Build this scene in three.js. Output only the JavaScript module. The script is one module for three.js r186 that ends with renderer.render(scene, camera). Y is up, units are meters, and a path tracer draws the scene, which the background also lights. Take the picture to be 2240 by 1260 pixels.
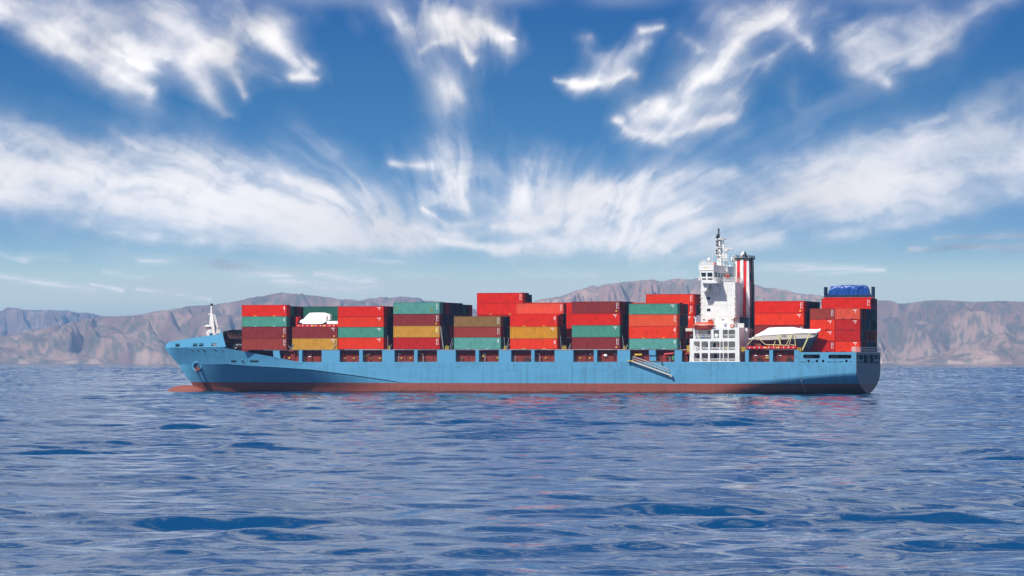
import * as THREE from 'three';
import { mergeGeometries, toCreasedNormals } from 'three/addons/utils/BufferGeometryUtils.js';

// ───────────────────────── camera, sky, sun, exposure ─────────────────────────
const F = 7040, CX = 1120, HY = 789, EYE = 8.07;             // lens in photo pixels (2240 wide), eye height above the sea
const scene = new THREE.Scene();
const camera = new THREE.PerspectiveCamera(2 * Math.atan(630 / F) * 180 / Math.PI, 2240 / 1260, 1, 60000);
camera.position.set(0, EYE, 0);
camera.lookAt(0, EYE, -100);
camera.setViewOffset(2240, 1260, 0, 630 - HY, 2240, 1260);
const renderer = new THREE.WebGLRenderer({ antialias: true });
renderer.toneMapping = THREE.LinearToneMapping;
renderer.toneMappingExposure = 1.12;
renderer.shadowMap.enabled = true;

const ALPHA = 0.32, CA = Math.cos(ALPHA), SA = Math.sin(ALPHA), DIST = 805;
// ship frame: x from bow to stern, y up from the waterline, z towards the side in view
const toWorld = (x, y, z) => new THREE.Vector3(x * CA - z * SA, y, -DIST + x * SA + z * CA);
const sunDir = new THREE.Vector3(-0.714, 1.2, 0.817).normalize();

// hash noise
const hash = (x, y, s = 0) => { let h = Math.imul(x | 0, 374761393) ^ Math.imul(y | 0, 668265263) ^ Math.imul(s | 0, 2147483647 ^ 0x27d4eb2d); h = Math.imul(h ^ (h >>> 13), 1274126177); h ^= h >>> 16; h = Math.imul(h, 0x85ebca6b); return ((h ^ (h >>> 13)) >>> 0) / 4294967296; };
const noise = (x, y, s = 0, per = 0) => {
  let ix = Math.floor(x), iy = Math.floor(y); const fx = x - ix, fy = y - iy, u = fx * fx * fx * (fx * (fx * 6 - 15) + 10), v = fy * fy * fy * (fy * (fy * 6 - 15) + 10);
  const w = (a) => per ? ((a % per) + per) % per : a;
  const a = hash(w(ix), w(iy), s), b = hash(w(ix + 1), w(iy), s), c = hash(w(ix), w(iy + 1), s), d = hash(w(ix + 1), w(iy + 1), s);
  return a + (b - a) * u + (c - a) * v + (a - b - c + d) * u * v;
};
const fbm = (x, y, o = 4, s = 0, per = 0) => { let t = 0, a = 0.5, n = 0; for (let i = 0; i < o; i++) { t += a * noise(x, y, s + i * 17, per); n += a; x *= 2; y *= 2; per *= 2; a *= 0.5; } return t / n; };
let seed = 7; const rnd = () => { seed = (seed + 0x6d2b79f5) | 0; let t = Math.imul(seed ^ (seed >>> 15), 1 | seed); t = (t + Math.imul(t ^ (t >>> 7), 61 | t)) ^ t; return ((t ^ (t >>> 14)) >>> 0) / 4294967296; };
const lerp = THREE.MathUtils.lerp, clamp = THREE.MathUtils.clamp, sstep = (a, b, x) => THREE.MathUtils.smoothstep(x, a, b);
const table = (t, x) => { if (x <= t[0][0]) return t[0][1]; for (let i = 1; i < t.length; i++) if (x <= t[i][0]) { const k = (x - t[i - 1][0]) / (t[i][0] - t[i - 1][0]); return t[i - 1][1] + (t[i][1] - t[i - 1][1]) * k; } return t[t.length - 1][1]; };
const lin = (r, g, b) => new THREE.Color().setRGB(r / 255, g / 255, b / 255, THREE.SRGBColorSpace);

{ // the air: a computed sky, deep blue above and pale at the horizon, with soft high cloud overhead, unseen and shaped for the water reflections
  const W = 1024, H = 1024, data = new Float32Array(W * H * 4);
  const stops = [[-90, [60, 100, 150]], [-0.01, [250, 255, 235]], [0.75, [248, 255, 235]], [1.2, [240, 253, 232]], [1.5, [218, 240, 230]], [1.9, [166, 205, 220]], [2.4, [110, 165, 207]], [3, [84, 145, 198]], [4, [62, 126, 184]], [4.8, [52, 116, 174]], [6.2, [31, 97, 166]], [7, [26, 92, 164]], [14, [24, 84, 156]], [40, [20, 76, 150]], [90, [16, 66, 138]]].map(([e, c]) => [e, lin(...c)]);
  for (let j = 0; j < H; j++) {
    const el = ((j + 0.5) / H - 0.5) * 180;
    let k = 1; while (k < stops.length - 1 && stops[k][0] < el) k++;
    const c = stops[k - 1][1].clone().lerp(stops[k][1], clamp((el - stops[k - 1][0]) / (stops[k][0] - stops[k - 1][0]), 0, 1));
    for (let i = 0; i < W; i++) {
      const az = ((i + 0.5) / W - 0.5) * 2 * Math.PI, y = Math.sin(el * Math.PI / 180), ce = Math.cos(el * Math.PI / 180);
      let m = 0;
      if (el > 6.2) { const q = 1.6 / (y + 0.12), x = Math.cos(az) * ce * q, z = Math.sin(az) * ce * q; m = sstep(lerp(0.46, 0.49, sstep(8.5, 10, el) * (1 - sstep(20, 24, el))), 0.62, fbm(x * 5.2 + 3, z * 5.8 + 1.5 * fbm(x * 2, z * 2, 3, 5), 5, 3)) * sstep(6.2, 6.8, el) * 0.93; }
      const o = (j * W + i) * 4;
      data[o] = lerp(c.r, 0.88, m) / 1.12; data[o + 1] = lerp(c.g, 0.90, m) / 1.12; data[o + 2] = lerp(c.b, 0.92, m) / 1.12; data[o + 3] = 1;
    }
  }
  const sky = new THREE.DataTexture(data, W, H, THREE.RGBAFormat, THREE.FloatType);
  sky.mapping = THREE.EquirectangularReflectionMapping; sky.magFilter = THREE.LinearFilter; sky.minFilter = THREE.LinearFilter; sky.needsUpdate = true;
  scene.background = sky; scene.environment = sky;
}
const sun = new THREE.DirectionalLight(new THREE.Color(1, 0.965, 0.91), 5);
sun.position.copy(sunDir).multiplyScalar(400).add(new THREE.Vector3(0, 0, -DIST));
sun.target.position.set(0, 0, -DIST);
sun.castShadow = true; sun.shadow.mapSize.set(4096, 4096);
Object.assign(sun.shadow.camera, { left: -130, right: 130, top: 90, bottom: -90, near: 1, far: 900 });
scene.add(sun, sun.target);
scene.fog = new THREE.FogExp2(new THREE.Color(0.27, 0.56, 1.0), 0.000074);

// ───────────────────────── helpers ─────────────────────────
const used = {};
const numbered = (n) => { used[n] = (used[n] ?? -1) + 1; return used[n] ? n + '_' + String(used[n]).padStart(3, '0') : n; };
function tag(o, label, category, group, kind) { o.userData.label = label; if (category) o.userData.category = category; if (group) o.userData.group = group; if (kind) o.userData.kind = kind; return o; }
function structure(o, label) { o.userData.kind = 'structure'; if (label) o.userData.label = label; scene.add(o); return o; }
// photo pixel + distance z out from the ship's middle -> ship frame
function at(px, py, z = 13.7) {
  const u = (px - CX) / F, x = (u * (DIST - z * CA) + z * SA) / (CA + u * SA), depth = DIST - x * SA - z * CA;
  return [x, EYE + (HY - py) / F * depth, z];
}
const X = (px, z = 13.7) => at(px, HY, z)[0], Y = (px, py, z = 13.7) => at(px, py, z)[1];
function thing(name, label, category, x, y, z, group) {         // a Group standing in the ship's frame
  const g = new THREE.Group(); g.name = numbered(name); tag(g, label, category, group);
  g.position.copy(toWorld(x, y, z)); g.rotation.y = -ALPHA; scene.add(g); return g;
}
const fix = (g) => { g = g.index ? g.toNonIndexed() : g; for (const k of Object.keys(g.attributes)) if (!['position', 'normal', 'uv'].includes(k)) g.deleteAttribute(k); return g; };
const merge = (list) => list.length === 1 ? list[0] : mergeGeometries(list.map(fix));
function part(parent, name, geos, m, label) { const o = new THREE.Mesh(merge([].concat(geos)), m); o.name = name; if (label) o.userData.label = label; parent.add(o); return o; }
const planar = (g) => { const p = g.attributes.position, n = g.attributes.normal, uv = new Float32Array(p.count * 2); for (let i = 0; i < p.count; i++) { const ax = Math.abs(n.getX(i)), ay = Math.abs(n.getY(i)), az = Math.abs(n.getZ(i)); uv[2 * i] = ax > az && ax > ay ? p.getZ(i) : p.getX(i); uv[2 * i + 1] = ay > ax && ay > az ? p.getZ(i) : p.getY(i); } g.setAttribute('uv', new THREE.BufferAttribute(uv, 2)); return g; };
function bx(x0, x1, y0, y1, z0, z1) { const g = fix(new THREE.BoxGeometry(Math.abs(x1 - x0), Math.abs(y1 - y0), Math.abs(z1 - z0))); g.translate((x0 + x1) / 2, (y0 + y1) / 2, (z0 + z1) / 2); return planar(g); }
// box from photo pixels, its near face at zn, reaching back to zf
function pb(px0, px1, py0, py1, zn, zf) { const a = at(px0, py1, zn), b = at(px1, py0, zn); return bx(a[0], b[0], a[1], b[1], zf, zn); }
function rod(a, b, r = 0.05, seg = 6, r2 = r) { const A = new THREE.Vector3(...a), B = new THREE.Vector3(...b), d = B.clone().sub(A), g = new THREE.CylinderGeometry(r2, r, d.length(), seg); g.applyQuaternion(new THREE.Quaternion().setFromUnitVectors(new THREE.Vector3(0, 1, 0), d.clone().normalize())); const c = A.add(B).multiplyScalar(0.5); g.translate(c.x, c.y, c.z); return fix(g); }
const prod = (pa, pb_, z, r, seg) => rod(at(...pa, z), at(...pb_, z), r, seg);
const ball = (p, r, sy = 1) => { const g = new THREE.SphereGeometry(r, 16, 12); g.scale(1, sy, 1); g.translate(...p); return fix(g); };
function plate(pts, z0, z1, holes = [], axis = 'z') { // extruded polygon in x,y (axis z) or in z,y (axis x)
  const s = new THREE.Shape(pts.map((p) => new THREE.Vector2(p[0], p[1]))); for (const h of holes) s.holes.push(new THREE.Path(h.map((p) => new THREE.Vector2(p[0], p[1]))));
  const g = new THREE.ExtrudeGeometry(s, { depth: Math.abs(z1 - z0), bevelEnabled: false });
  if (axis === 'x') { g.rotateY(Math.PI / 2); g.translate(Math.min(z0, z1), 0, 0); g.scale(1, 1, -1); const p = g.attributes.position.array; for (let i = 0; i < p.length; i += 9) for (let c = 0; c < 3; c++) { const t = p[i + 3 + c]; p[i + 3 + c] = p[i + 6 + c]; p[i + 6 + c] = t; } g.computeVertexNormals(); }
  else g.translate(0, 0, Math.min(z0, z1));
  return planar(fix(g));
}
const rect = (x0, x1, y0, y1, r = 0) => { if (!r) return [[x0, y0], [x1, y0], [x1, y1], [x0, y1]]; const o = [], c = [[x1 - r, y0 + r, -90], [x1 - r, y1 - r, 0], [x0 + r, y1 - r, 90], [x0 + r, y0 + r, 180]]; for (const [a, b, d] of c) for (let k = 0; k <= 4; k++) { const t = (d + k * 22.5) * Math.PI / 180; o.push([a + r * Math.cos(t), b + r * Math.sin(t)]); } return o; };
const prect = (px0, px1, py0, py1, z, r = 0) => rect(X(px0, z), X(px1, z), Y((px0 + px1) / 2, py1, z), Y((px0 + px1) / 2, py0, z), r);
const circ = (x, y, r, n = 12) => Array.from({ length: n }, (_, i) => [x + r * Math.cos(i * 2 * Math.PI / n), y + r * Math.sin(i * 2 * Math.PI / n)]);
function rail(x0, x1, y, z0, z1, h = 1.05, n = 8, bars = 3, r = 0.035) { const a = []; for (let i = 0; i <= n; i++) { const x = lerp(x0, x1, i / n), z = lerp(z0, z1, i / n); a.push(rod([x, y, z], [x, y + h, z], r, 4)); } for (let b = 1; b <= bars; b++) a.push(rod([x0, y + h * b / bars, z0], [x1, y + h * b / bars, z1], r, 4)); return a; }

// computed textures
function tex(W, H, f, srgb = true) { const d = new Uint8Array(W * H * 4); for (let j = 0; j < H; j++) for (let i = 0; i < W; i++) { const c = f(i, j), o = (j * W + i) * 4; d[o] = clamp(c[0], 0, 1) * 255; d[o + 1] = clamp(c[1], 0, 1) * 255; d[o + 2] = clamp(c[2], 0, 1) * 255; d[o + 3] = 255; } const t = new THREE.DataTexture(d, W, H); t.magFilter = THREE.LinearFilter; t.minFilter = THREE.LinearMipmapLinearFilter; t.generateMipmaps = true; t.wrapS = t.wrapT = THREE.RepeatWrapping; if (srgb) t.colorSpace = THREE.SRGBColorSpace; t.needsUpdate = true; return t; }
const rep = (t, u, v = u) => { const c = t.clone(); c.repeat.set(1 / u, 1 / v); c.needsUpdate = true; return c; };
const grimeT = tex(512, 512, (i, j) => { // worn paint: patches, thin runs, rust specks with edges
  const a = fbm(i / 64, j / 64, 5, 1, 8), run = noise(i / 6, j / 128, 9, 0) * 0.5 + noise(i / 16, j / 256, 11) * 0.5, sp = noise(i / 5, j / 5, 21), v = 0.93 + 0.07 * sstep(0.3, 0.62, a) - 0.06 * sstep(0.6, 0.9, run);
  const rust = sstep(0.77, 0.85, sp * 0.6 + a * 0.4) * 0.55;
  return [lerp(v, 0.55, rust), lerp(v, 0.36, rust), lerp(v, 0.26, rust)];
});
const paleT = tex(256, 256, (i, j) => { const a = fbm(i / 40, j / 40, 5, 31, 0), v = 0.93 + 0.07 * a - 0.05 * sstep(0.62, 0.9, noise(i / 4, j / 90, 33)); return [v, v * 0.995, v * 0.985]; });
const std = (c, r = 0.55, o = {}) => new THREE.MeshStandardMaterial({ color: new THREE.Color().setRGB(...c), roughness: r, metalness: 0, ...o });
const paint = (c, r = 0.5, u = 7) => new THREE.MeshPhysicalMaterial({ color: new THREE.Color().setRGB(...c), roughness: r, specularIntensity: 0.15, map: rep(grimeT, u) });

const hullT = tex(2048, 256, (i, j) => { // 190 m x 16 m of plating: long faint plate tones, scuffs and thin pale scratch lines
  const x = i / 2048 * 190, y = j / 256 * 16; let v = 0.93 + 0.07 * fbm(x / 9, y / 1.1, 4, 41) - 0.035 * sstep(0.5, 0.8, noise(x * 1.4, y * 0.25, 44));
  v -= 0.05 * ((Math.abs(((x / 11.5) % 1) - 0.5) > 0.494) ? 1 : 0) + 0.035 * ((Math.abs(((y / 2.35) % 1) - 0.5) > 0.48) ? 1 : 0);
  const ln = (y0, a, b, s) => Math.abs(y - y0) < 0.05 && x > a && x < b ? sstep(0.42, 0.6, noise(x / 1.7, 3, s)) : 0;
  const w = Math.max(ln(4.9, 70, 185, 51), ln(4.6, 20, 90, 52) * 0.7, ln(3.2, 90, 170, 53) * 0.4, ln(6.8, 130, 180, 54) * 0.5) * 0.55;
  const rust = Math.max(sstep(0.76, 0.85, noise(x * 1.1, y * 0.9, 61) * 0.6 + noise(x * 3, y * 2, 62) * 0.4) * 0.16, sstep(0.7, 0.8, noise(x * 2.2, y * 0.22, 63)) * sstep(0.45, 0.7, noise(x / 8, y / 4, 64)) * 0.1);
  if (y < 0.3 + 0.5 * fbm(x / 2.5, 5, 3, 66)) v *= 0.62;
  return [lerp(lerp(v, 1, w), 0.6, rust), lerp(lerp(v, 1, w), 0.5, rust), lerp(lerp(v, 1, w), 0.45, rust)];
});
hullT.repeat.set(1 / 190, 1 / 16); hullT.offset.set(0.5, 0);
const M = {
  blue: std([0.085, 0.298, 0.475], 0.5, { map: hullT, bumpMap: hullT, bumpScale: 0.05 }), boot: std([0.255, 0.056, 0.034], 0.75, { map: hullT }),
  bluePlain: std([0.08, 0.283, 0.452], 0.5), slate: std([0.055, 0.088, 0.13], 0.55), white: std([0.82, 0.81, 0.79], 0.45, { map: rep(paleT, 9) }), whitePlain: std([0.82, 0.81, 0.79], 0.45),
  cream: std([0.62, 0.56, 0.46], 0.55), deckRed: paint([0.24, 0.035, 0.028], 0.65, 9), redPipe: std([0.55, 0.03, 0.025], 0.5), black: std([0.012, 0.013, 0.016], 0.8), navy: std([0.012, 0.022, 0.045], 0.5),
  glass: std([0.01, 0.018, 0.022], 0.06), yellow: std([0.62, 0.42, 0.03], 0.5), steel: std([0.45, 0.45, 0.44], 0.4, { metalness: 0.3 }), red: std([0.68, 0.016, 0.014], 0.5), grey: std([0.32, 0.32, 0.31], 0.6), rust: std([0.16, 0.05, 0.025], 0.8),
  orange: std([0.72, 0.07, 0.018], 0.42), drumBlue: std([0.02, 0.09, 0.42], 0.4), wrap: std([0.88, 0.88, 0.87], 0.5), dark: std([0.03, 0.03, 0.035], 0.7), print: std([0.85, 0.85, 0.83], 0.6), decal: std([0.8, 0.45, 0.03], 0.6), lightBlueMark: std([0.35, 0.6, 0.8], 0.6),
};

// ───────────────────────── sea ─────────────────────────
{
  const waves = [];
  const add = (n, l0, l1, slope, spread, turn) => { for (let i = 0; i < n; i++) { const L = l0 * Math.pow(l1 / l0, (i + rnd()) / n), a = turn + (rnd() + rnd() + rnd() - 1.5) * spread, k = 2 * Math.PI / L; waves.push({ L, k, dx: Math.sin(a), dz: Math.cos(a), A: slope / Math.sqrt(n) / k * (0.6 + 0.8 * rnd()), p: rnd() * 6.283 }); } };
  add(14, 9, 20, 0.078, 0.7, 0.12); add(30, 3.4, 9, 0.104, 0.8, 0.1); add(24, 1.3, 3.4, 0.036, 0.95, 0.05); add(10, 0.6, 1.3, 0.007, 1.1, 0);
  const half = 10.6 * Math.PI / 180, NC = 360, ang = [];
  for (let i = 0; i <= NC; i++) ang.push(-half + 2 * half * i / NC);
  const NO = 40; for (let i = 1; i < NO; i++) ang.push(half + (2 * Math.PI - 2 * half) * i / NO);
  const radii = [0.5, 20, 45, 70, 90]; let r = 100;
  while (r < 3600) { radii.push(r); r += Math.max(0.2, r * 0.00165); }
  while (r < 20000) { radii.push(r); r *= 1.006; }
  const C = ang.length, R = radii.length, pos = new Float32Array(C * R * 3), uv = new Float32Array(C * R * 2), index = new Uint32Array((R - 1) * C * 6);
  let q = 0, n = 0;
  for (let j = 0; j < R; j++) {
    const d = radii[j], dr = j + 1 < R ? radii[j + 1] - d : d;
    for (let i = 0; i < C; i++, n++) {
      const a = ang[i], x = Math.sin(a) * d, z = -Math.cos(a) * d, dc = i <= NC ? d * 2 * half / NC : d * 0.15, s = Math.max(dr, dc);
      let ox = 0, oy = 0, oz = 0;
      if (s < 22) {
        const gust = (1 + 1.5 * sstep(1000, 3600, d)) * (0.8 + 0.45 * sstep(0.3, 0.75, fbm(x / 34 + 9, z / 70, 3, 71)));
        for (const w of waves) { const f = w.L / s; if (f < 1.15) continue; const fade = f < 1.6 ? (f - 1.15) / 0.45 : 1, ph = w.k * (w.dx * x + w.dz * z) + w.p, A = w.A * fade * gust, cs = Math.cos(ph), sn = Math.sin(ph); oy += A * cs; ox -= 0.75 * A * w.dx * sn; oz -= 0.75 * A * w.dz * sn; }
      }
      pos[n * 3] = x + ox; pos[n * 3 + 1] = oy; pos[n * 3 + 2] = z + oz; uv[n * 2] = x; uv[n * 2 + 1] = z;
      if (j + 1 < R) { const i2 = (i + 1) % C, A = j * C + i, B = j * C + i2, D = A + C, E = B + C; index[q++] = A; index[q++] = B; index[q++] = D; index[q++] = B; index[q++] = E; index[q++] = D; }
    }
  }
  const g = new THREE.BufferGeometry(); g.setAttribute('position', new THREE.BufferAttribute(pos, 3)); g.setAttribute('uv', new THREE.BufferAttribute(uv, 2)); g.setIndex(new THREE.BufferAttribute(index, 1)); g.computeVertexNormals();
  const rip = (S, per, sc, sd) => { const h = new Float32Array(S * S); for (let j = 0; j < S; j++) for (let i = 0; i < S; i++) { const x = i / S * per, y = j / S * per; let v = 0, a = 1; for (let o = 0; o < 4; o++) { const m = 1 << o; v += a * (1 - Math.abs(2 * noise(x * m, y * m * 1, sd + o, per * m) - 1)); a *= 0.5; } h[j * S + i] = v * sc; } return h; };
  const S = 512, h = rip(S, 12, 1, 81);
  const normalT = tex(S, S, (i, j) => { const X0 = h[j * S + (i + S - 1) % S], X1 = h[j * S + (i + 1) % S], Y0 = h[((j + S - 1) % S) * S + i], Y1 = h[((j + 1) % S) * S + i], nx = (X0 - X1) * 4.2, ny = (Y0 - Y1) * 4.2, l = 1 / Math.hypot(nx, ny, 1); return [nx * l * 0.5 + 0.5, ny * l * 0.5 + 0.5, l * 0.5 + 0.5]; }, false);
  const m = new THREE.MeshPhysicalMaterial({ color: new THREE.Color(0.003, 0.045, 0.125), roughness: 0.07, ior: 1.42, normalMap: rep(normalT, 9, 9), normalScale: new THREE.Vector2(0.03, 0.03) });
  const sea = new THREE.Mesh(g, m); sea.name = 'sea'; structure(sea, 'rippling blue sea reaching from the foreground to the hills');
}

// ───────────────────────── hills across the water ─────────────────────────
function hill(name, label, dist, deep, prof, o = {}) {
  const NX = 560, NZ = 90, x0 = prof[0][0], x1 = prof[prof.length - 1][0], pos = [], col = [], idx = [], s = o.seed ?? 1, c = new THREE.Color();
  const soil = new THREE.Color(0.20, 0.118, 0.084), pale = new THREE.Color(0.33, 0.205, 0.145), scrub = new THREE.Color(0.085, 0.088, 0.055), rock = new THREE.Color(0.46, 0.32, 0.23);
  const topAt = (px) => Math.max(0, (HY - table(prof, px)) / F * (dist + deep * 0.62) + EYE) * 0.99;
  for (let j = 0; j <= NZ; j++) for (let i = 0; i <= NX; i++) {
    const px = lerp(x0, x1, i / NX), v = j / NZ, D = dist + deep * v, wx = (px - CX) / F * D, L = deep;
    const top = topAt(px + (fbm(px / 60, v * 3, 2, s) - 0.5) * 26 * (1 - v));
    // ridges and valleys, the same size in every direction on the ground, leaning one way
    const ca = Math.cos(o.slant ?? 0.5), sa = Math.sin(o.slant ?? 0.5), sz = o.spur ?? 190, qx = (wx * ca + D * sa) / sz, qz = (-wx * sa + D * ca) / (sz * 1.9), wq = (fbm(qx * 1.3, qz * 1.3, 3, s + 3) - 0.5) * 1.3;
    let rg = 0, am = 1, wt = 1, fr = 1; for (let k = 0; k < 6; k++) { let n = 1 - Math.abs(2 * noise((qx + wq) * fr + k * 3.1, (qz + wq * 0.6) * fr, s + 7 + k) - 1); n = Math.pow(n, 1.35) * wt; wt = clamp(n * 1.5, 0.25, 1); rg += n * am; am *= 0.47; fr *= 2.1; } rg /= 1.55;
    const up = clamp(v / 0.62, 0, 1), sh = (o.lean ?? 1) * (0.5 + 1.1 * noise(wx / 500, 1, s + 40)), q1 = (wx - sh * 1.5 * top * (0.5 - up) + (fbm(wx / 160, up * 2.5, 3, s + 41) - 0.5) * 130) / (o.gap ?? 100), spur = 1 - Math.abs(2 * (0.62 * noise(q1, up * 1.2, s + 42) + 0.38 * noise(q1 * 2.3, up * 2.6, s + 43)) - 1), ramp = v < 0.62 ? Math.pow(up, o.pow ?? 0.95) : 1 - Math.pow((v - 0.62) / 0.38, 1.6) * 0.75, env = Math.pow(Math.sin(Math.PI * Math.min(0.97, 0.06 + up * 0.93)), 0.7);
    let hgt = top * (ramp + env * ((o.relief ?? 0.5) * (rg - 0.42) + 1.0 * (spur - 0.62))) + top * 0.012 * (fbm(wx / 14, D / 14, 3, s + 12) - 0.5) * 2 * Math.min(1, v * 9);
    hgt = j === 0 ? -3 : Math.max(hgt, v < 0.62 ? 1 + 5 * up * noise(wx / 25, 1, s) : -3);
    if (j === 1) hgt = Math.max(hgt * 0.7, 1 + 12 * Math.pow(noise(wx / 60, 4, s + 2), 2) * (o.cliff ?? 1));
    { const cap = Math.max(2, (HY - table(prof, px)) / F * D + EYE) * (1 + 0.03 * (fbm(wx / 30, 3, 3, s + 31) - 0.5)), k = hgt / cap; if (k > 0.9) hgt = cap * (0.9 + 0.1 * (1 - Math.exp(-(k - 0.9) / 0.1))); }
    pos.push(wx, hgt, -D);
    const patch = fbm(wx / 30, D / 40, 5, s + 20), speck = noise(wx / 6, D / 9, s + 25);
    c.copy(soil).lerp(pale, sstep(0.45, 0.7, fbm(wx / 90, D / 120, 4, s + 22))).lerp(scrub, sstep(0.44, 0.64, patch * 0.6 + speck * 0.4) * 0.8).lerp(rock, j < 3 ? sstep(0.5, 0.75, noise(wx / 30, j * 0.7, s + 29)) * 0.7 : 0);
    const tn = (o.tone ?? 1) * 0.86; col.push(c.r * tn, c.g * tn, c.b * tn);
    if (j < NZ && i < NX) { const a = j * (NX + 1) + i, b = a + 1, d = a + NX + 1, e = d + 1; idx.push(a, b, d, b, e, d); }
  }
  const g = new THREE.BufferGeometry(); g.setAttribute('position', new THREE.Float32BufferAttribute(pos, 3)); g.setAttribute('color', new THREE.Float32BufferAttribute(col, 3)); g.setIndex(idx); g.computeVertexNormals();
  const m = new THREE.Mesh(g, new THREE.MeshStandardMaterial({ vertexColors: true, roughness: 0.95 })); m.name = name; return structure(m, label);
}
hill('mountain', 'hazy farthest mountain ridge at the left edge', 13000, 1700, [[-400, 690], [-150, 668], [0, 677], [15, 672], [45, 673], [90, 677], [125, 678], [145, 677], [175, 680], [200, 686], [230, 693], [300, 705], [420, 730], [600, 760], [700, 790]], { seed: 3, cliff: 0.3, tone: 1.2 });
hill('mountain_001', 'brown mauve mountain behind the bow and front containers', 8300, 1500, [[-700, 775], [-300, 750], [0, 735], [60, 726], [120, 712], [160, 702], [188, 696], [220, 692], [285, 690], [330, 682], [370, 674], [405, 665], [440, 666], [470, 665], [500, 661], [545, 651], [590, 642], [620, 638], [655, 641], [690, 647], [740, 653], [800, 658], [860, 664], [960, 690], [1060, 720], [1200, 770], [1250, 790]], { seed: 11, slant: 0.9, tone: 1.2 });
hill('mountain_002', 'far low mountain ridge between the front and middle containers', 9000, 1500, [[560, 700], [640, 680], [700, 668], [750, 655], [780, 654], [800, 651], [840, 649], [880, 646], [905, 648], [935, 654], [970, 660], [1020, 670], [1080, 685], [1140, 690], [1240, 720], [1340, 760]], { seed: 23, cliff: 0.3, tone: 1.3 });
hill('mountain_003', 'broad pale mountain behind the white bridge and funnel', 8000, 1500, [[980, 770], [1060, 720], [1120, 682], [1165, 660], [1195, 652], [1225, 647], [1260, 635], [1300, 623], [1340, 618], [1400, 612], [1440, 608], [1480, 607], [1530, 607], [1600, 612], [1650, 622], [1700, 632], [1760, 638], [1800, 644], [1850, 654], [1885, 668], [1905, 690], [1925, 730], [1950, 790]], { seed: 37, slant: -0.4, cliff: 0.3, tone: 1.9 });
hill('mountain_004', 'mauve mountain to the right of the stern', 8200, 1500, [[1600, 770], [1700, 730], [1800, 690], [1880, 665], [1925, 656], [1945, 657], [1965, 662], [2000, 660], [2040, 656], [2080, 657], [2130, 660], [2180, 658], [2240, 659], [2330, 655], [2450, 668], [2700, 700], [2900, 770]], { seed: 41, slant: 0.55, tone: 1.2, lean: 1.3 });
hill('headland', 'brown headland in front of the right mountain at the shore', 7400, 650, [[1900, 796], [1950, 794], [1985, 788], [2030, 778], [2070, 768], [2110, 752], [2150, 738], [2185, 728], [2200, 726], [2225, 738], [2260, 750], [2340, 748], [2420, 770], [2560, 792]], { seed: 59, slant: 0.3, tone: 1.3 });

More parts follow.
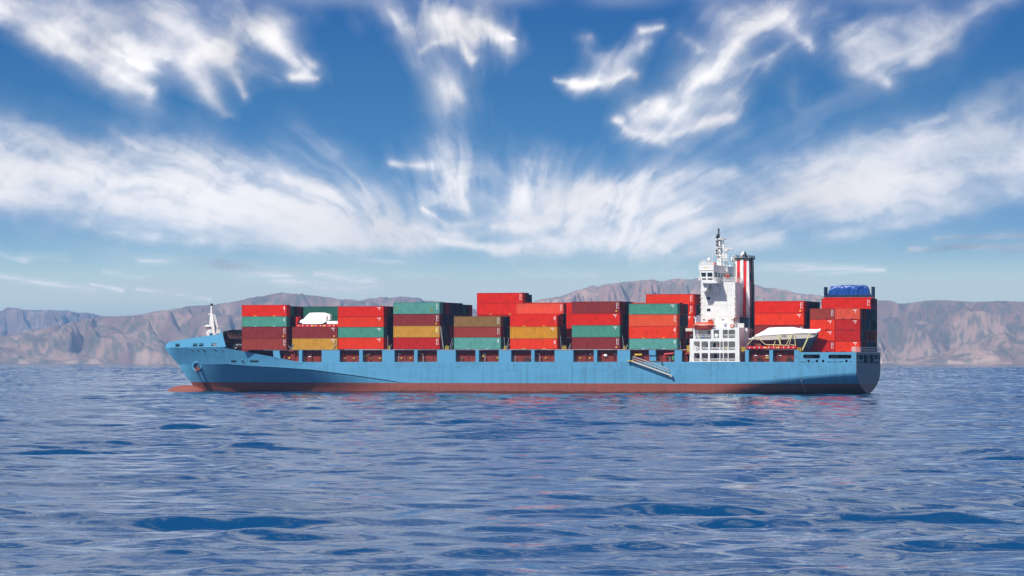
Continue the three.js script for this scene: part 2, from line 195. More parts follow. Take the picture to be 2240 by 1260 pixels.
// ───────────────────────── clouds: thin leaning sheets of cirrus, kilometres off ─────────────────────────
function cloud(label, dist, strokes, low = false) {
  let x0 = 1e9, x1 = -1e9, y0 = 1e9, y1 = -1e9;
  for (const s of strokes) { const w = Math.max(s[4], s[5]) * 4.3 + 24; x0 = Math.min(x0, s[0] - w, s[2] - w); x1 = Math.max(x1, s[0] + w, s[2] + w); y0 = Math.min(y0, s[1] - w, s[3] - w); y1 = Math.max(y1, s[1] + w, s[3] + w); }
  const W = Math.ceil((x1 - x0) * 0.62), H = Math.ceil((y1 - y0) * 0.62), A = new Float32Array(W * H), sd = Math.round(x0 + y0 * 3) & 1023;
  for (let j = 0; j < H; j++) for (let i = 0; i < W; i++) {
    const px = lerp(x0, x1, (i + 0.5) / W), py = lerp(y0, y1, (j + 0.5) / H), dx = px - 1100, dy = 640 - py;
    let fib, wx, wy;
    if (low) { fib = fbm(px / 90 + py / 160, py / 7.5, 5, sd); wx = (fbm(px / 60, py / 18, 3, sd + 5) - 0.5) * 60; wy = (fbm(px / 46, py / 22, 4, sd + 6) - 0.5) * 14; }
    else { // fibres fan out from a point low in the middle, as parallel streaks do in perspective
      const an = Math.atan2(dx, Math.max(dy, 20)), rr = Math.hypot(dx, dy), lr = Math.log(rr + 60), w2 = fbm(px / 80, py / 80, 4, sd + 2) - 0.5, ux = dx / rr, uy = -dy / rr;
      const near = sstep(60, 420, rr), long = fbm(an * (7 + 9 * near) + w2 * 1.1, lr * 2.2 + w2 * 0.5, 5, sd), soft = fbm(px / 75 + w2, py / 52 + w2, 5, sd + 40);
      fib = lerp(soft, long * 0.5 + soft * 0.34 + fbm(an * 34 + w2 * 2, lr * 3.4, 5, sd + 60) * 0.16, near);
      const al = (fbm(an * 9 + w2, lr * 4, 4, sd + 5) - 0.5) * 120 * near, ac = (fbm(px / 90, py / 90, 5, sd + 6) - 0.5) * 44 * (0.3 + 0.7 * near);
      wx = ux * al - uy * ac; wy = uy * al + ux * ac;
    }
    fib = sstep(0.27, 0.73, fib);
    let keep = 1, thin = 1;
    for (const [ax, ay, bX, bY, w0, w1, a] of strokes) {
      const sc = Math.min(1, (w0 + w1) / 70), qx = px + wx * sc - ax, qy = py + wy * sc - ay, ex = bX - ax, ey = bY - ay, t = clamp((qx * ex + qy * ey) / (ex * ex + ey * ey + 1e-6), 0, 1), d = Math.hypot(qx - ex * t, qy - ey * t) / lerp(w0, w1, t);
      if (d < 4.2) keep *= 1 - a * 0.95 * Math.exp(-Math.pow(d, 1.6)), thin *= 1 - a * 0.29 * Math.exp(-d * d / 3.2) * (1 - sstep(3, 4.2, d));
    }
    const m = 1 - keep, mv = 1 - thin, e = Math.min(1, Math.min(i, W - 1 - i, j, H - 1 - j) / 6);
    A[j * W + i] = low ? clamp(Math.pow(m, 1.25) * (0.28 + 0.78 * fib) * 0.92, 0, 0.9) * e : Math.max(0, (1 - (1 - 0.94 * sstep(0.08, 1.05, m * (0.55 + 0.66 * fib))) * (1 - mv * (0.35 + 0.65 * fib))) * 1.02 - 0.02) * e;
  }
  const tA = new Uint8Array(W * H * 4); for (let j = 0; j < H; j++) for (let i = 0; i < W; i++) { const o = ((H - 1 - j) * W + i) * 4, v = A[j * W + i] * 255; tA[o] = tA[o + 1] = tA[o + 2] = v; tA[o + 3] = 255; }
  const at_ = new THREE.DataTexture(tA, W, H); at_.magFilter = at_.minFilter = THREE.LinearFilter; at_.needsUpdate = true;
  // grid of the sheet, cells without cloud left out
  const NX = Math.max(2, Math.round((x1 - x0) / 14)), NY = Math.max(2, Math.round((y1 - y0) / 14)), k = dist / F, pos = [], uv = [], idx = [], lean = 0.34;
  for (let j = 0; j <= NY; j++) for (let i = 0; i <= NX; i++) {
    const u = i / NX, v = j / NY, hgt = (1 - v) * (y1 - y0) * k; // v = 0 at the top
    pos.push((lerp(x0, x1, u) - (x0 + x1) / 2) * k, hgt, -hgt * lean + (noise(u * 6, v * 4, sd + 90) - 0.5) * 60 * (dist / 12000)); uv.push(u, 1 - v);
    if (i < NX && j < NY) {
      let mx = 0; for (let b = Math.floor(j / NY * H); b < Math.min(H, (j + 1) / NY * H + 1); b++) for (let a = Math.floor(i / NX * W); a < Math.min(W, (i + 1) / NX * W + 1); a++) mx = Math.max(mx, A[b * W + a]);
      if (mx > 0.004) { const a = j * (NX + 1) + i, b = a + 1, c = a + NX + 1, d = c + 1; idx.push(a, c, b, b, c, d); }
    }
  }
  const g = new THREE.BufferGeometry(); g.setAttribute('position', new THREE.Float32BufferAttribute(pos, 3)); g.setAttribute('uv', new THREE.Float32BufferAttribute(uv, 2)); g.setIndex(idx); g.computeVertexNormals();
  const m = new THREE.Mesh(g, new THREE.MeshStandardMaterial({ color: new THREE.Color(0.78, 0.735, 0.675), roughness: 1, alphaMap: at_, transparent: true, side: THREE.DoubleSide, depthWrite: false }));
  m.name = numbered('cloud'); m.position.set(((x0 + x1) / 2 - CX) * k, EYE + (HY - y1) * k, -dist);
  tag(m, label, 'cloud'); scene.add(m);
}
cloud('bright wedge shaped cloud in the top left corner', 12000, [[-60, -10, 150, 80, 40, 34, .5], [100, 60, 320, 145, 34, 44, .85], [235, 120, 300, 168, 36, 30, .95], [150, 20, 330, 110, 40, 40, .5], [-20, -10, 240, 10, 30, 40, .4], [60, 60, 250, 165, 16, 22, .7]]);
cloud('feathery curled cloud with hanging wisps, right of the top left wedge', 12600, [[300, 10, 480, 100, 50, 50, .5], [400, 115, 500, 55, 24, 26, .7], [500, 50, 580, 50, 24, 24, .7], [570, 45, 675, 150, 24, 24, .85], [630, 160, 695, 168, 14, 8, .8], [475, 100, 528, 200, 20, 12, .7], [395, 130, 470, 235, 30, 16, .5], [330, 0, 620, 10, 40, 40, .4], [470, 95, 600, 165, 26, 12, .4], [350, 110, 440, 180, 30, 20, .3]]);
cloud('small bright ragged cloud at the top centre with a faint tail below', 12300, [[960, 30, 1100, 72, 26, 26, .95], [1000, 60, 1032, 118, 30, 16, .95], [1080, 66, 1125, 68, 12, 4, .7], [800, 0, 960, 90, 40, 40, .32], [920, 90, 990, 78, 9, 12, .6], [860, 20, 1050, 10, 30, 30, .4], [920, 120, 980, 220, 30, 24, .26], [960, 180, 1005, 225, 22, 20, .4], [960, 240, 960, 320, 30, 30, .2]]);
cloud('little wispy cloud right of the top centre', 12100, [[1215, 170, 1270, 178, 8, 12, .7], [1265, 176, 1390, 160, 14, 12, .75], [1330, 150, 1400, 110, 30, 20, .35], [1300, 90, 1340, 150, 20, 26, .25], [1270, 78, 1300, 66, 13, 10, .45], [1410, 60, 1455, 45, 14, 12, .65], [1415, 95, 1430, 85, 14, 12, .45]]);
cloud('large bright slanting cloud in the upper right with an arched top', 12500, [[1345, 268, 1460, 305, 12, 12, .9], [1440, 300, 1590, 258, 14, 14, .95], [1420, 260, 1570, 220, 34, 40, .9], [1480, 230, 1600, 110, 50, 40, .75], [1580, 130, 1690, 40, 36, 28, .55], [1620, 55, 1740, 35, 26, 22, .65], [1730, 40, 1785, 95, 22, 16, .6], [1610, 150, 1700, 110, 12, 9, .5], [1680, 140, 1730, 90, 12, 10, .35], [1380, 250, 1420, 215, 12, 6, .4], [1560, 20, 1800, 0, 40, 40, .35], [1740, 130, 1760, 230, 26, 20, .22], [1500, 60, 1550, 100, 14, 10, .4]]);
cloud('thin veil of cloud in the top right corner', 12900, [[1870, 140, 1960, 165, 24, 16, .5], [1900, 130, 2080, 70, 46, 34, .48], [2040, 80, 2260, -40, 36, 30, .5], [1860, 90, 2060, 20, 40, 40, .35], [1780, 60, 1900, 60, 40, 40, .25]]);
cloud('long wide white cloud bank spreading in from the left edge', 11500, [[-60, 350, 330, 410, 66, 60, .85], [-60, 400, 260, 450, 50, 44, .75], [300, 410, 640, 432, 56, 30, .85], [300, 460, 700, 478, 52, 52, .8], [640, 470, 940, 520, 52, 26, .97], [180, 480, 330, 512, 18, 14, .55], [-40, 285, 400, 345, 34, 36, .42], [440, 350, 760, 440, 40, 34, .42], [640, 270, 790, 420, 36, 36, .28], [430, 520, 900, 532, 16, 18, .6], [0, 420, 120, 440, 20, 20, .8], [-60, 240, 820, 455, 50, 44, .3], [300, 300, 900, 480, 40, 40, .25]]);
cloud('fan of upright cloud streaks in the middle of the sky', 11800, [[1000, 470, 985, 200, 60, 46, .32], [985, 200, 930, 40, 44, 50, .26], [940, 440, 1260, 450, 60, 60, .42], [1040, 500, 1160, 490, 26, 26, .6], [890, 500, 1010, 510, 16, 16, .6], [985, 330, 1018, 455, 24, 16, .75], [850, 352, 960, 350, 9, 12, .6], [950, 320, 1010, 410, 34, 26, .4], [1170, 340, 1138, 440, 30, 30, .55], [1050, 330, 1200, 440, 40, 50, .22], [1230, 340, 1190, 420, 30, 36, .25], [925, 455, 975, 488, 5, 8, .8], [975, 490, 1050, 486, 7, 7, .85], [1040, 430, 1100, 470, 26, 20, .4], [1080, 470, 1000, 500, 12, 12, .5]]);
cloud('broad bright cloud bank spreading to the right edge', 11300, [[1220, 445, 1500, 462, 52, 60, .97], [1080, 492, 1260, 484, 16, 26, .85], [960, 522, 1100, 546, 12, 12, .85], [1080, 545, 1230, 525, 14, 26, .85], [1370, 520, 1470, 552, 34, 14, .9], [1230, 530, 1400, 520, 24, 30, .7], [1480, 480, 1900, 420, 58, 56, .82], [1820, 430, 2280, 345, 60, 66, .78], [1650, 395, 2280, 262, 32, 36, .42], [1480, 535, 1700, 520, 22, 20, .65], [1840, 505, 2060, 470, 16, 18, .5], [1290, 400, 1450, 420, 40, 40, .55], [1470, 385, 1620, 360, 20, 16, .35], [1980, 440, 2250, 410, 40, 30, .5], [1380, 440, 2300, 190, 44, 64, .32], [1500, 330, 1850, 200, 30, 30, .16]]);
cloud('flat pale cloud streak at the right edge above the mountain', 11700, [[1990, 543, 2280, 536, 7, 15, .95], [2050, 520, 2280, 515, 10, 14, .55]], true);
cloud('thin flat cloud streak right of the striped funnel', 11100, [[1640, 582, 1780, 588, 10, 14, .6], [1760, 590, 1935, 589, 12, 7, .75]], true);
cloud('faint flat cloud streaks low in the middle of the sky', 11200, [[780, 566, 880, 574, 8, 7, .4], [860, 602, 980, 612, 11, 9, .4], [1140, 598, 1300, 604, 10, 8, .38], [1300, 606, 1500, 600, 12, 10, .25]], true);
cloud('curling flat cloud low over the front container stacks', 11000, [[300, 566, 480, 574, 8, 13, .65], [470, 574, 620, 606, 14, 14, .7], [500, 590, 540, 606, 14, 8, .5], [600, 606, 700, 628, 14, 16, .75], [690, 596, 800, 622, 8, 17, .95], [790, 620, 845, 624, 14, 4, .8], [690, 628, 760, 634, 12, 12, .75], [220, 594, 350, 612, 6, 8, .5]], true);
cloud('thin streaks of cloud low at the left edge', 11400, [[-30, 600, 200, 636, 6, 8, .75], [196, 621, 265, 635, 4, 6, .85], [300, 632, 460, 654, 4, 5, .8], [-30, 548, 50, 568, 8, 8, .6], [40, 558, 140, 560, 8, 8, .55]], true);

// ───────────────────────── the ship ─────────────────────────
const B = 13.7, RED = 2.55;
const ship = thing('cargo_ship', 'long blue container ship with red bottom and white bridge, at anchor', 'ship', 0, 0, 0);
const stemT = [[748.7, 365.5], [761, 361], [797, 391], [838, 421], [846, 425.5], [852, 424], [900, 424]].map(([py, px]) => [at(px, py, 0)[1], at(px, py, 0)[0]]).sort((a, b) => a[0] - b[0]);
const stem = (y) => table(stemT, y);
const XB = stem(11.4), XT = X(1872.5);
const half = (d, L, p) => B * (1 - Math.pow(1 - clamp(d / L, 0, 1), p));
const hT = (d) => half(d, 44, 2.3), hK = (d) => half(d, 46, 2.2), hW = (d) => { const t = clamp(d / 61, 0, 1); return B * (0.3 * t + 0.7 * t * t * (3 - 2 * t)); };
const fwd = (px, py) => { let z = 8, p; for (let i = 0; i < 12; i++) { p = at(px, py, z); z = hT(p[0] - XB); } return [p[0], p[1]]; };
const gunT = [[361, 761], [494, 759], [528, 766], [560, 773], [599, 781], [625, 787], [648, 791.5], [700, 791.8], [1000, 791.4], [1900, 791.6]].map((p) => fwd(...p)); gunT[0][0] = XB;
const gun = (x) => table(gunT, x);
const knT = [[391, 797.5], [480, 796.5], [520, 799.7], [598, 803.7], [667, 808.6], [760, 821], [820, 830], [862, 836.8], [900, 838]].map((p) => fwd(...p)); knT[0][0] = stem(7);
const XKS = X(1545), knuckle = (x) => x < 20 ? Math.max(RED + 0.02, table(knT, x)) : Math.max(RED + 0.02, lerp(RED, 5.35, clamp((x - XKS) / (XT - XKS), 0, 1)));
const XP = X(1737.2), PLATE_Y = Y(1800, 799);
const tcurve = (h) => { const u = clamp(1 - h, 0, 1); return Math.pow(1 - Math.pow(u, 1.8), 0.75); };     // transom: half breadth over height below the knuckle
function hbLow(x, d, y, yk, hk) { // below the knuckle
  const f = clamp(y / yk, 0, 1);
  if (x < 20) return lerp(hW(Math.max(0, d)), hk, Math.pow(f, 1.18));
  const s = clamp((XT - x) / (XT - XKS), 0, 1), full = sstep(0, 1, s); return B * lerp(tcurve((y - 0.05) / (yk - 0.05)), 1, Math.pow(full, 0.8) * (1 - 0.0 * f));
}
function loft(stations, rows, holes = () => false) {
  const pos = [], uv = [], idx = [], n = stations.length;
  for (const s of stations) for (const p of rows(s)) { pos.push(...p); uv.push(p[0], p[1]); }
  const R = pos.length / 3 / n;
  for (let i = 0; i < n - 1; i++) for (let j = 0; j < R - 1; j++) { if (holes(i, j)) continue; const a = i * R + j, b = a + R; idx.push(a, b, a + 1, b, b + 1, a + 1); }
  const g = new THREE.BufferGeometry(); g.setAttribute('position', new THREE.Float32BufferAttribute(pos, 3)); g.setAttribute('uv', new THREE.Float32BufferAttribute(uv, 2)); g.setIndex(idx);
  const far = g.clone(); far.scale(1, 1, -1); far.setIndex(idx.map((_, k) => idx[k - k % 3 + [0, 2, 1][k % 3]]));
  g.computeVertexNormals(); far.computeVertexNormals();
  return merge([g, far]);
}
{
  const st = []; for (let i = 0; i <= 70; i++) st.push({ t: Math.pow(i / 70, 1.6) });
  const aft = []; for (let i = 1; i <= 60; i++) aft.push({ x: lerp(20, XT, i / 60) });
  aft.push({ x: XP - 0.01 }, { x: XP + 0.01 }); aft.sort((a, b) => a.x - b.x);
  const all = [...st, ...aft];
  const xOf = (s, y) => s.x ?? lerp(stem(y), 20, s.t);
  const row = (s, y, hb) => { const x = xOf(s, y), d = x - stem(y); return [x, y, hb(x, d)]; };
  const N = 9;
  part(ship, 'boot_topping', [loft(all, (s) => Array.from({ length: 8 }, (_, k) => { const y = lerp(-1.6, RED, k / 7), x = xOf(s, y), yk = knuckle(x); return [x, y, hbLow(x, x - stem(y), y, yk, hK(x - stem(yk)))]; })),
    (() => { const a = at(363.5, 850, 0), g = new THREE.SphereGeometry(1, 28, 18); g.scale(5.6, 2.2, 2.0); g.rotateZ(0.02); g.translate(a[0] + 5.6, -0.45, 0); return fix(g); })()], M.boot, 'red brown antifouling paint along the waterline with bulbous bow');
  part(ship, 'flared_plating', loft(all, (s) => Array.from({ length: N + 1 }, (_, k) => { const yk = knuckle(xOf(s, 5)), y = lerp(RED, yk, k / N), x = xOf(s, y); return [x, y, hbLow(x, x - stem(y), y, yk, x < 20 ? hK(x - stem(yk)) : B)]; })), M.blue);
  // upper side: between the knuckle and the gunwale, with fairlead openings at the bow
  const topRow = (x) => x > XP ? PLATE_Y : gun(x), hTop = (x, d, y, yk, yt) => x > 20 ? B : lerp(hK(x - stem(yk)), hT(x - stem(yt)), Math.pow(clamp((y - yk) / (yt - yk), 0, 1), 1.1));
  part(ship, 'topsides', loft(all, (s) => Array.from({ length: 7 }, (_, k) => { const xr = xOf(s, 9), yk = knuckle(xr), yt = topRow(xr), y = lerp(yk, yt, k / 6), x = xOf(s, y); return [x, y, hTop(x, x - stem(y), y, yk, yt)]; })), M.blue);
  // a patch lying 8 cm proud of the plating for rims and 2 cm for dark openings
  const skin = (px, py, out = 0) => { let z = 8, p; for (let i = 0; i < 14; i++) { p = at(px, py, z); const x = p[0], y = p[1], yk = knuckle(x), yt = topRow(x); z = y > yt ? bulw(x, y) : y > yk ? hTop(x, x - stem(y), y, yk, yt) : hbLow(x, x - stem(y), y, yk, x < 20 ? hK(x - stem(yk)) : B); } return [p[0], p[1], z + out]; };
  const topB = [[365.5, 748.7], [420, 741], [480, 731.3], [483.3, 724.3], [494, 759]].map((p) => fwd(...p)); topB[0][0] = stem(12.9);
  const xPeak = topB[3][0], xEnd = topB[4][0], bTop = (x) => table([[topB[0][0], topB[0][1]], [topB[2][0] - 0.6, topB[2][1]], [xPeak, topB[3][1]], [xEnd, gun(xEnd) + 0.02]], x);
  const bulw = (x, y) => hT(x - XB) - 0.14 * (y - gun(x));
  // forecastle bulwark with square openings cut out: stations set on the edges of the openings
  const opens = [[383.6, 393], [421.6, 431.8], [435.2, 445], [462.4, 473.5]].map(([a, b]) => [fwd(a, 756)[0], fwd(b, 756)[0]]);
  const xs = []; for (let i = 0; i <= 46; i++) xs.push(lerp(XB, xEnd, Math.pow(i / 46, 1.3))); for (const [a, b] of opens) xs.push(a, b); xs.push(xPeak, topB[2][0] - 0.6); xs.sort((a, b) => a - b);
  const lo = 0.25, hi = 1.05;
  part(ship, 'forecastle_bulwark', loft(xs.map((x) => ({ x })), ({ x }) => { const y0 = gun(x), y1 = Math.max(bTop(x), y0 + 0.03), span = y1 - y0, f = (v) => y0 + Math.min(v, span * 0.9); return [y0, f(lo), f(hi), y0 + Math.max(span * 0.95, Math.min(hi, span)), y1].map((y, k) => { const xx = x + (x < XB + 3 ? (y - y0) * 0.34 * (1 - (x - XB) / 3) : 0); return [xx, y, Math.max(0, bulw(Math.max(x, XB), y) + (k === 4 ? 0 : 0))]; }); }, (i, j) => j === 1 && opens.some(([a, b]) => xs[i] >= a - 1e-6 && xs[i + 1] <= b + 1e-6)), M.bluePlain, 'raised blue bulwark round the bow with square openings');
  // forecastle deck, and an unseen cover added above to keep the inside dark
  const fd = new THREE.Shape(); fd.moveTo(XB + 0.4, 0); for (let i = 1; i <= 30; i++) { const x = lerp(XB + 0.4, xEnd - 0.3, i / 30); fd.lineTo(x, Math.max(0.05, hT(x - XB) - 0.6)); } for (let i = 30; i >= 1; i--) { const x = lerp(XB + 0.4, xEnd - 0.3, i / 30); fd.lineTo(x, -Math.max(0.05, hT(x - XB) - 0.6)); }
  const deckAt = (y0, y1) => { const g = new THREE.ExtrudeGeometry(fd, { depth: 0.2, bevelEnabled: false }); g.rotateX(Math.PI / 2); return fix(g); };
  { const g = deckAt(); g.translate(0, gun(XB + 8) + 1.45, 0); const g2 = deckAt(); g2.translate(0, gun(XB + 8) - 0.1, 0); part(ship, 'forecastle_deck_and_added_cover', [g, g2], M.deckRed); }
  // breakwater across the deck behind the forecastle, seen from behind, with brackets; both painted dark to stand in for shade
  const bw = xEnd - 1.1, zn = bulw(xPeak, topB[3][1]), yb = gun(xEnd) - 1, yTop = topB[3][1];
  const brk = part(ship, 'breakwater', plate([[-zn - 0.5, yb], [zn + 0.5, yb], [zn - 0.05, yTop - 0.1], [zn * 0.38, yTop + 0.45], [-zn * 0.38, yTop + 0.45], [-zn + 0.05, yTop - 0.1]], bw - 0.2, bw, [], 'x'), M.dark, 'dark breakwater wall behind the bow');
  for (let i = -5; i <= 4; i++) { const z = i * 1.75 + 0.8; part(brk, 'bracket', plate([[bw, yTop - 1.9], [bw + 1.5, yTop - 1.9], [bw, yTop + 0.1]], z - 0.06, z + 0.06), std([0.06, 0.016, 0.014], 0.7)); }
  part(brk, 'deck_winch', rod([bw + 1.6, yb + 1.2, 2], [bw + 1.6, yb + 1.2, 6], 0.6, 12), M.grey); part(brk, 'deck_winch', rod([bw + 2, yb + 1.1, -5], [bw + 2, yb + 1.1, -1], 0.6, 12), M.grey);
  // round fairleads and lower openings: rims standing proud, the pipe a flat black disk painting its dark inside
  for (const [px, py, r] of [[420.4, 765.6, .36], [433.3, 765.6, .36], [447, 765.8, .42], [471, 765.2, .36], [531.5, 790.5, .42]]) {
    const c = skin(px, py), n = new THREE.Vector3(...skin(px, py)), e = skin(px + 3, py), u = skin(px, py - 3), dir = new THREE.Vector3(e[0] - c[0], e[1] - c[1], e[2] - c[2]).cross(new THREE.Vector3(u[0] - c[0], u[1] - c[1], u[2] - c[2])).normalize();
    const ring = new THREE.TorusGeometry(r, 0.1, 8, 18), disk = new THREE.CylinderGeometry(r, r, 0.06, 18); disk.rotateX(Math.PI / 2); disk.translate(0, 0, 0.04);
    const qn = new THREE.Quaternion().setFromUnitVectors(new THREE.Vector3(0, 0, 1), dir); for (const g of [ring, disk]) { g.applyQuaternion(qn); g.translate(n.x, n.y, n.z); }
    const f = part(ship, 'fairlead', fix(ring), M.bluePlain); part(f, 'pipe', fix(disk), M.black);
  }
  for (const [a, b, sk] of [[504.5, 518.5, 2.2], [546, 566.5, 2.2]]) { const q = [skin(a, 788.3, 0.03), skin(b - sk, 788.3, 0.03), skin(b, 792.4, 0.03), skin(a + sk, 792.4, 0.03)], g = new THREE.BufferGeometry(); g.setAttribute('position', new THREE.Float32BufferAttribute([...q[0], ...q[3], ...q[1], ...q[1], ...q[3], ...q[2]], 3)); g.setAttribute('uv', new THREE.Float32BufferAttribute(new Array(12).fill(0), 2)); g.computeVertexNormals(); part(ship, 'mooring_opening_dark_patch', g, M.black); }  // flat black patch paints the darkness inside each opening
  // anchor in its pocket
  { const c = skin(433, 801.5), up = skin(433, 798); const bell = new THREE.CylinderGeometry(1.05, 1.35, 1.3, 18, 1, true); bell.rotateX(Math.PI / 2.6); bell.translate(...c); const lip = new THREE.TorusGeometry(1.15, 0.22, 8, 20); lip.rotateX(-Math.PI / 2 + Math.PI / 2.6 + 0.35); lip.translate(c[0], c[1] - 0.05, c[2] + 0.55); part(ship, 'anchor_pocket', [fix(bell), fix(lip)], M.bluePlain);
    const an = thing('anchor', 'rusty anchor stowed in the round pocket at the bow', 'anchor', c[0] + 0.2, c[1] - 0.5, c[2] + 0.9);
    an.scale.setScalar(0.72); part(an, 'shank', rod([-0.3, 0.9, -0.6], [0.3, -0.7, 0.25], 0.2, 8), M.rust); part(an, 'fluke', plate([[-0.1, -1.1], [1.2, -0.6], [1.0, 0.35], [0.25, -0.35]], 0.1, 0.42), M.rust); part(an, 'fluke', plate([[-0.1, -1.1], [-1.0, -0.2], [-0.85, 0.5], [0.1, -0.4]], 0.1, 0.42), M.rust); }
  // stern side plates with openings
  const holesN = [prect(1757, 1793.6, 775.4, 784, B, 0.35), prect(1812, 1862.6, 775.8, 784.4, B, 0.35)];
  for (const [a, b] of [[1751, 1756], [1757.6, 1762.3], [1776, 1781.5], [1808.5, 1819], [1821, 1831.6], [1833.7, 1844.8], [1858.5, 1864]]) holesN.push(prect(a, b, 790.9, 792.5, B, 0.06));
  for (const px of [1769, 1786.7, 1800.6, 1851.6]) { const c = at(px, 789.8, B); holesN.push(circ(c[0], c[1], 0.33)); }
  const DECKY = gun(0) - 0.35, yTopS = Y(1737, 766), yLowS = Y(1810, 770.4), outline = [[XP, PLATE_Y], [XT, PLATE_Y], [XT, yLowS], [X(1750.5), yLowS], [X(1745), yTopS], [XP, yTopS]];
  part(ship, 'stern_bulwark', plate(outline, B - 0.16, B, holesN), M.blue, 'blue stern side plate with two long openings and round fairleads'); part(ship, 'stern_bulwark', plate(outline, -B, -B + 0.16), M.blue); part(ship, 'added_dark_bulkhead', bx(XP + 0.02, XP + 0.2, DECKY - 0.3, yTopS - 1.2, -B + 0.2, B - 0.2), M.dark);  // dark wall added and far plate left closed to darken the inside
  // transom
  const zt = (v) => B - (v - 1280) / 560 * 2 * B, tyOf = (v) => Y(1872.5, 740 + v / 9.69), holesT = [];
  for (const [a, b, c, d] of [[1286, 1320, 352, 440], [1342, 1428, 355, 448], [1443, 1530, 358, 528], [1549, 1570, 365, 530], [1588, 1672, 370, 532], [1692, 1778, 374, 465], [1794, 1834, 380, 465], [1286, 1316, 500, 518], [1342, 1424, 505, 522], [1690, 1776, 520, 538], [1794, 1832, 522, 540]]) holesT.push(rect(zt(b), zt(a), tyOf(Math.min(d, a > 1690 ? d - 22 : d)), tyOf(c - (a > 1500 ? 22 : 8)), 0.1));
  const KT = knuckle(XT), cur = (y0, y1, n) => Array.from({ length: n + 1 }, (_, i) => { const y = lerp(y0, y1, i / n); return [B * tcurve((y - 0.05) / (KT - 0.05)), y]; });
  const upT = [...cur(RED + 0.003, KT, 14), [B, KT + 0.01], [B, yLowS]], loT = cur(-0.4, RED, 16).map(([z, y]) => [Math.max(z, 0.02), y]);
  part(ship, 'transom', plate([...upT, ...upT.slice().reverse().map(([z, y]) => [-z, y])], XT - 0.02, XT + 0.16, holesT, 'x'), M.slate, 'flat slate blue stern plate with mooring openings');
  part(ship, 'transom_bottom', plate([...loT, ...loT.slice().reverse().map(([z, y]) => [-z, y])], XT - 0.02, XT + 0.16, [], 'x'), std([0.11, 0.06, 0.06], 0.6));
  part(ship, 'poop_deck', [bx(XP, XT - 0.05, yLowS - 0.35, yLowS - 0.1, -B + 0.2, B - 0.2)], M.deckRed);
  for (const [x, z] of [[XT - 6, 9.5], [XT - 4, 2], [XT - 5, -7], [XT - 12, 10.5]]) part(ship, 'mooring_winch', [rod([x, 8.4, z - 1], [x, 8.4, z + 1], 0.75, 14), rod([x, 8.4, z - 1.1], [x, 8.4, z - 0.95], 1.05, 14), rod([x, 8.4, z + 0.95], [x, 8.4, z + 1.1], 1.05, 14), bx(x - 1, x + 1, 7.3, 7.8, z - 1, z + 1)], z > 9 ? M.grey : z > 0 ? M.redPipe : M.dark);
  part(ship, 'stern_railing', [...rail(XT, XT, yLowS - 0.05, B - 0.1, -B + 0.1, 1.25, 18, 2, 0.05), ...rail(XT - 1.0, XT, yLowS - 0.05, B - 0.1, B - 0.1, 1.25, 3, 3, 0.06)], M.white);
  for (let i = 0; i < 9; i++) { const p = skin(1752.5 + i * 1.2, 832 + i * 3.1); part(ship, 'draft_mark', bx(p[0] - 0.07, p[0] + 0.07, p[1] - 0.06, p[1] + 0.06, p[2] - 0.2, p[2] + 0.03), M.print); }
  // main deck
  const dk = [[xEnd, 0]]; for (let i = 0; i <= 24; i++) { const x = lerp(xEnd, 20, i / 24); dk.push([x, Math.min(hT(x - XB), hK(x - stem(7))) - 0.25]); } dk.push([XT - 0.1, B - 0.25], [XT - 0.1, -B + 0.25]); for (let i = 24; i >= 0; i--) { const x = lerp(xEnd, 20, i / 24); dk.push([x, -(Math.min(hT(x - XB), hK(x - stem(7))) - 0.25)]); }
  { const g = new THREE.ExtrudeGeometry(new THREE.Shape(dk.slice(1).map((p) => new THREE.Vector2(...p))), { depth: 0.2, bevelEnabled: false }); g.rotateX(Math.PI / 2); g.translate(0, gun(0) - 0.35, 0); part(ship, 'main_deck', fix(g), M.deckRed); }
}
const DECK = gun(0) - 0.35, TOPY = Y(1100, 765.3);                         // main deck; underside of the containers' base
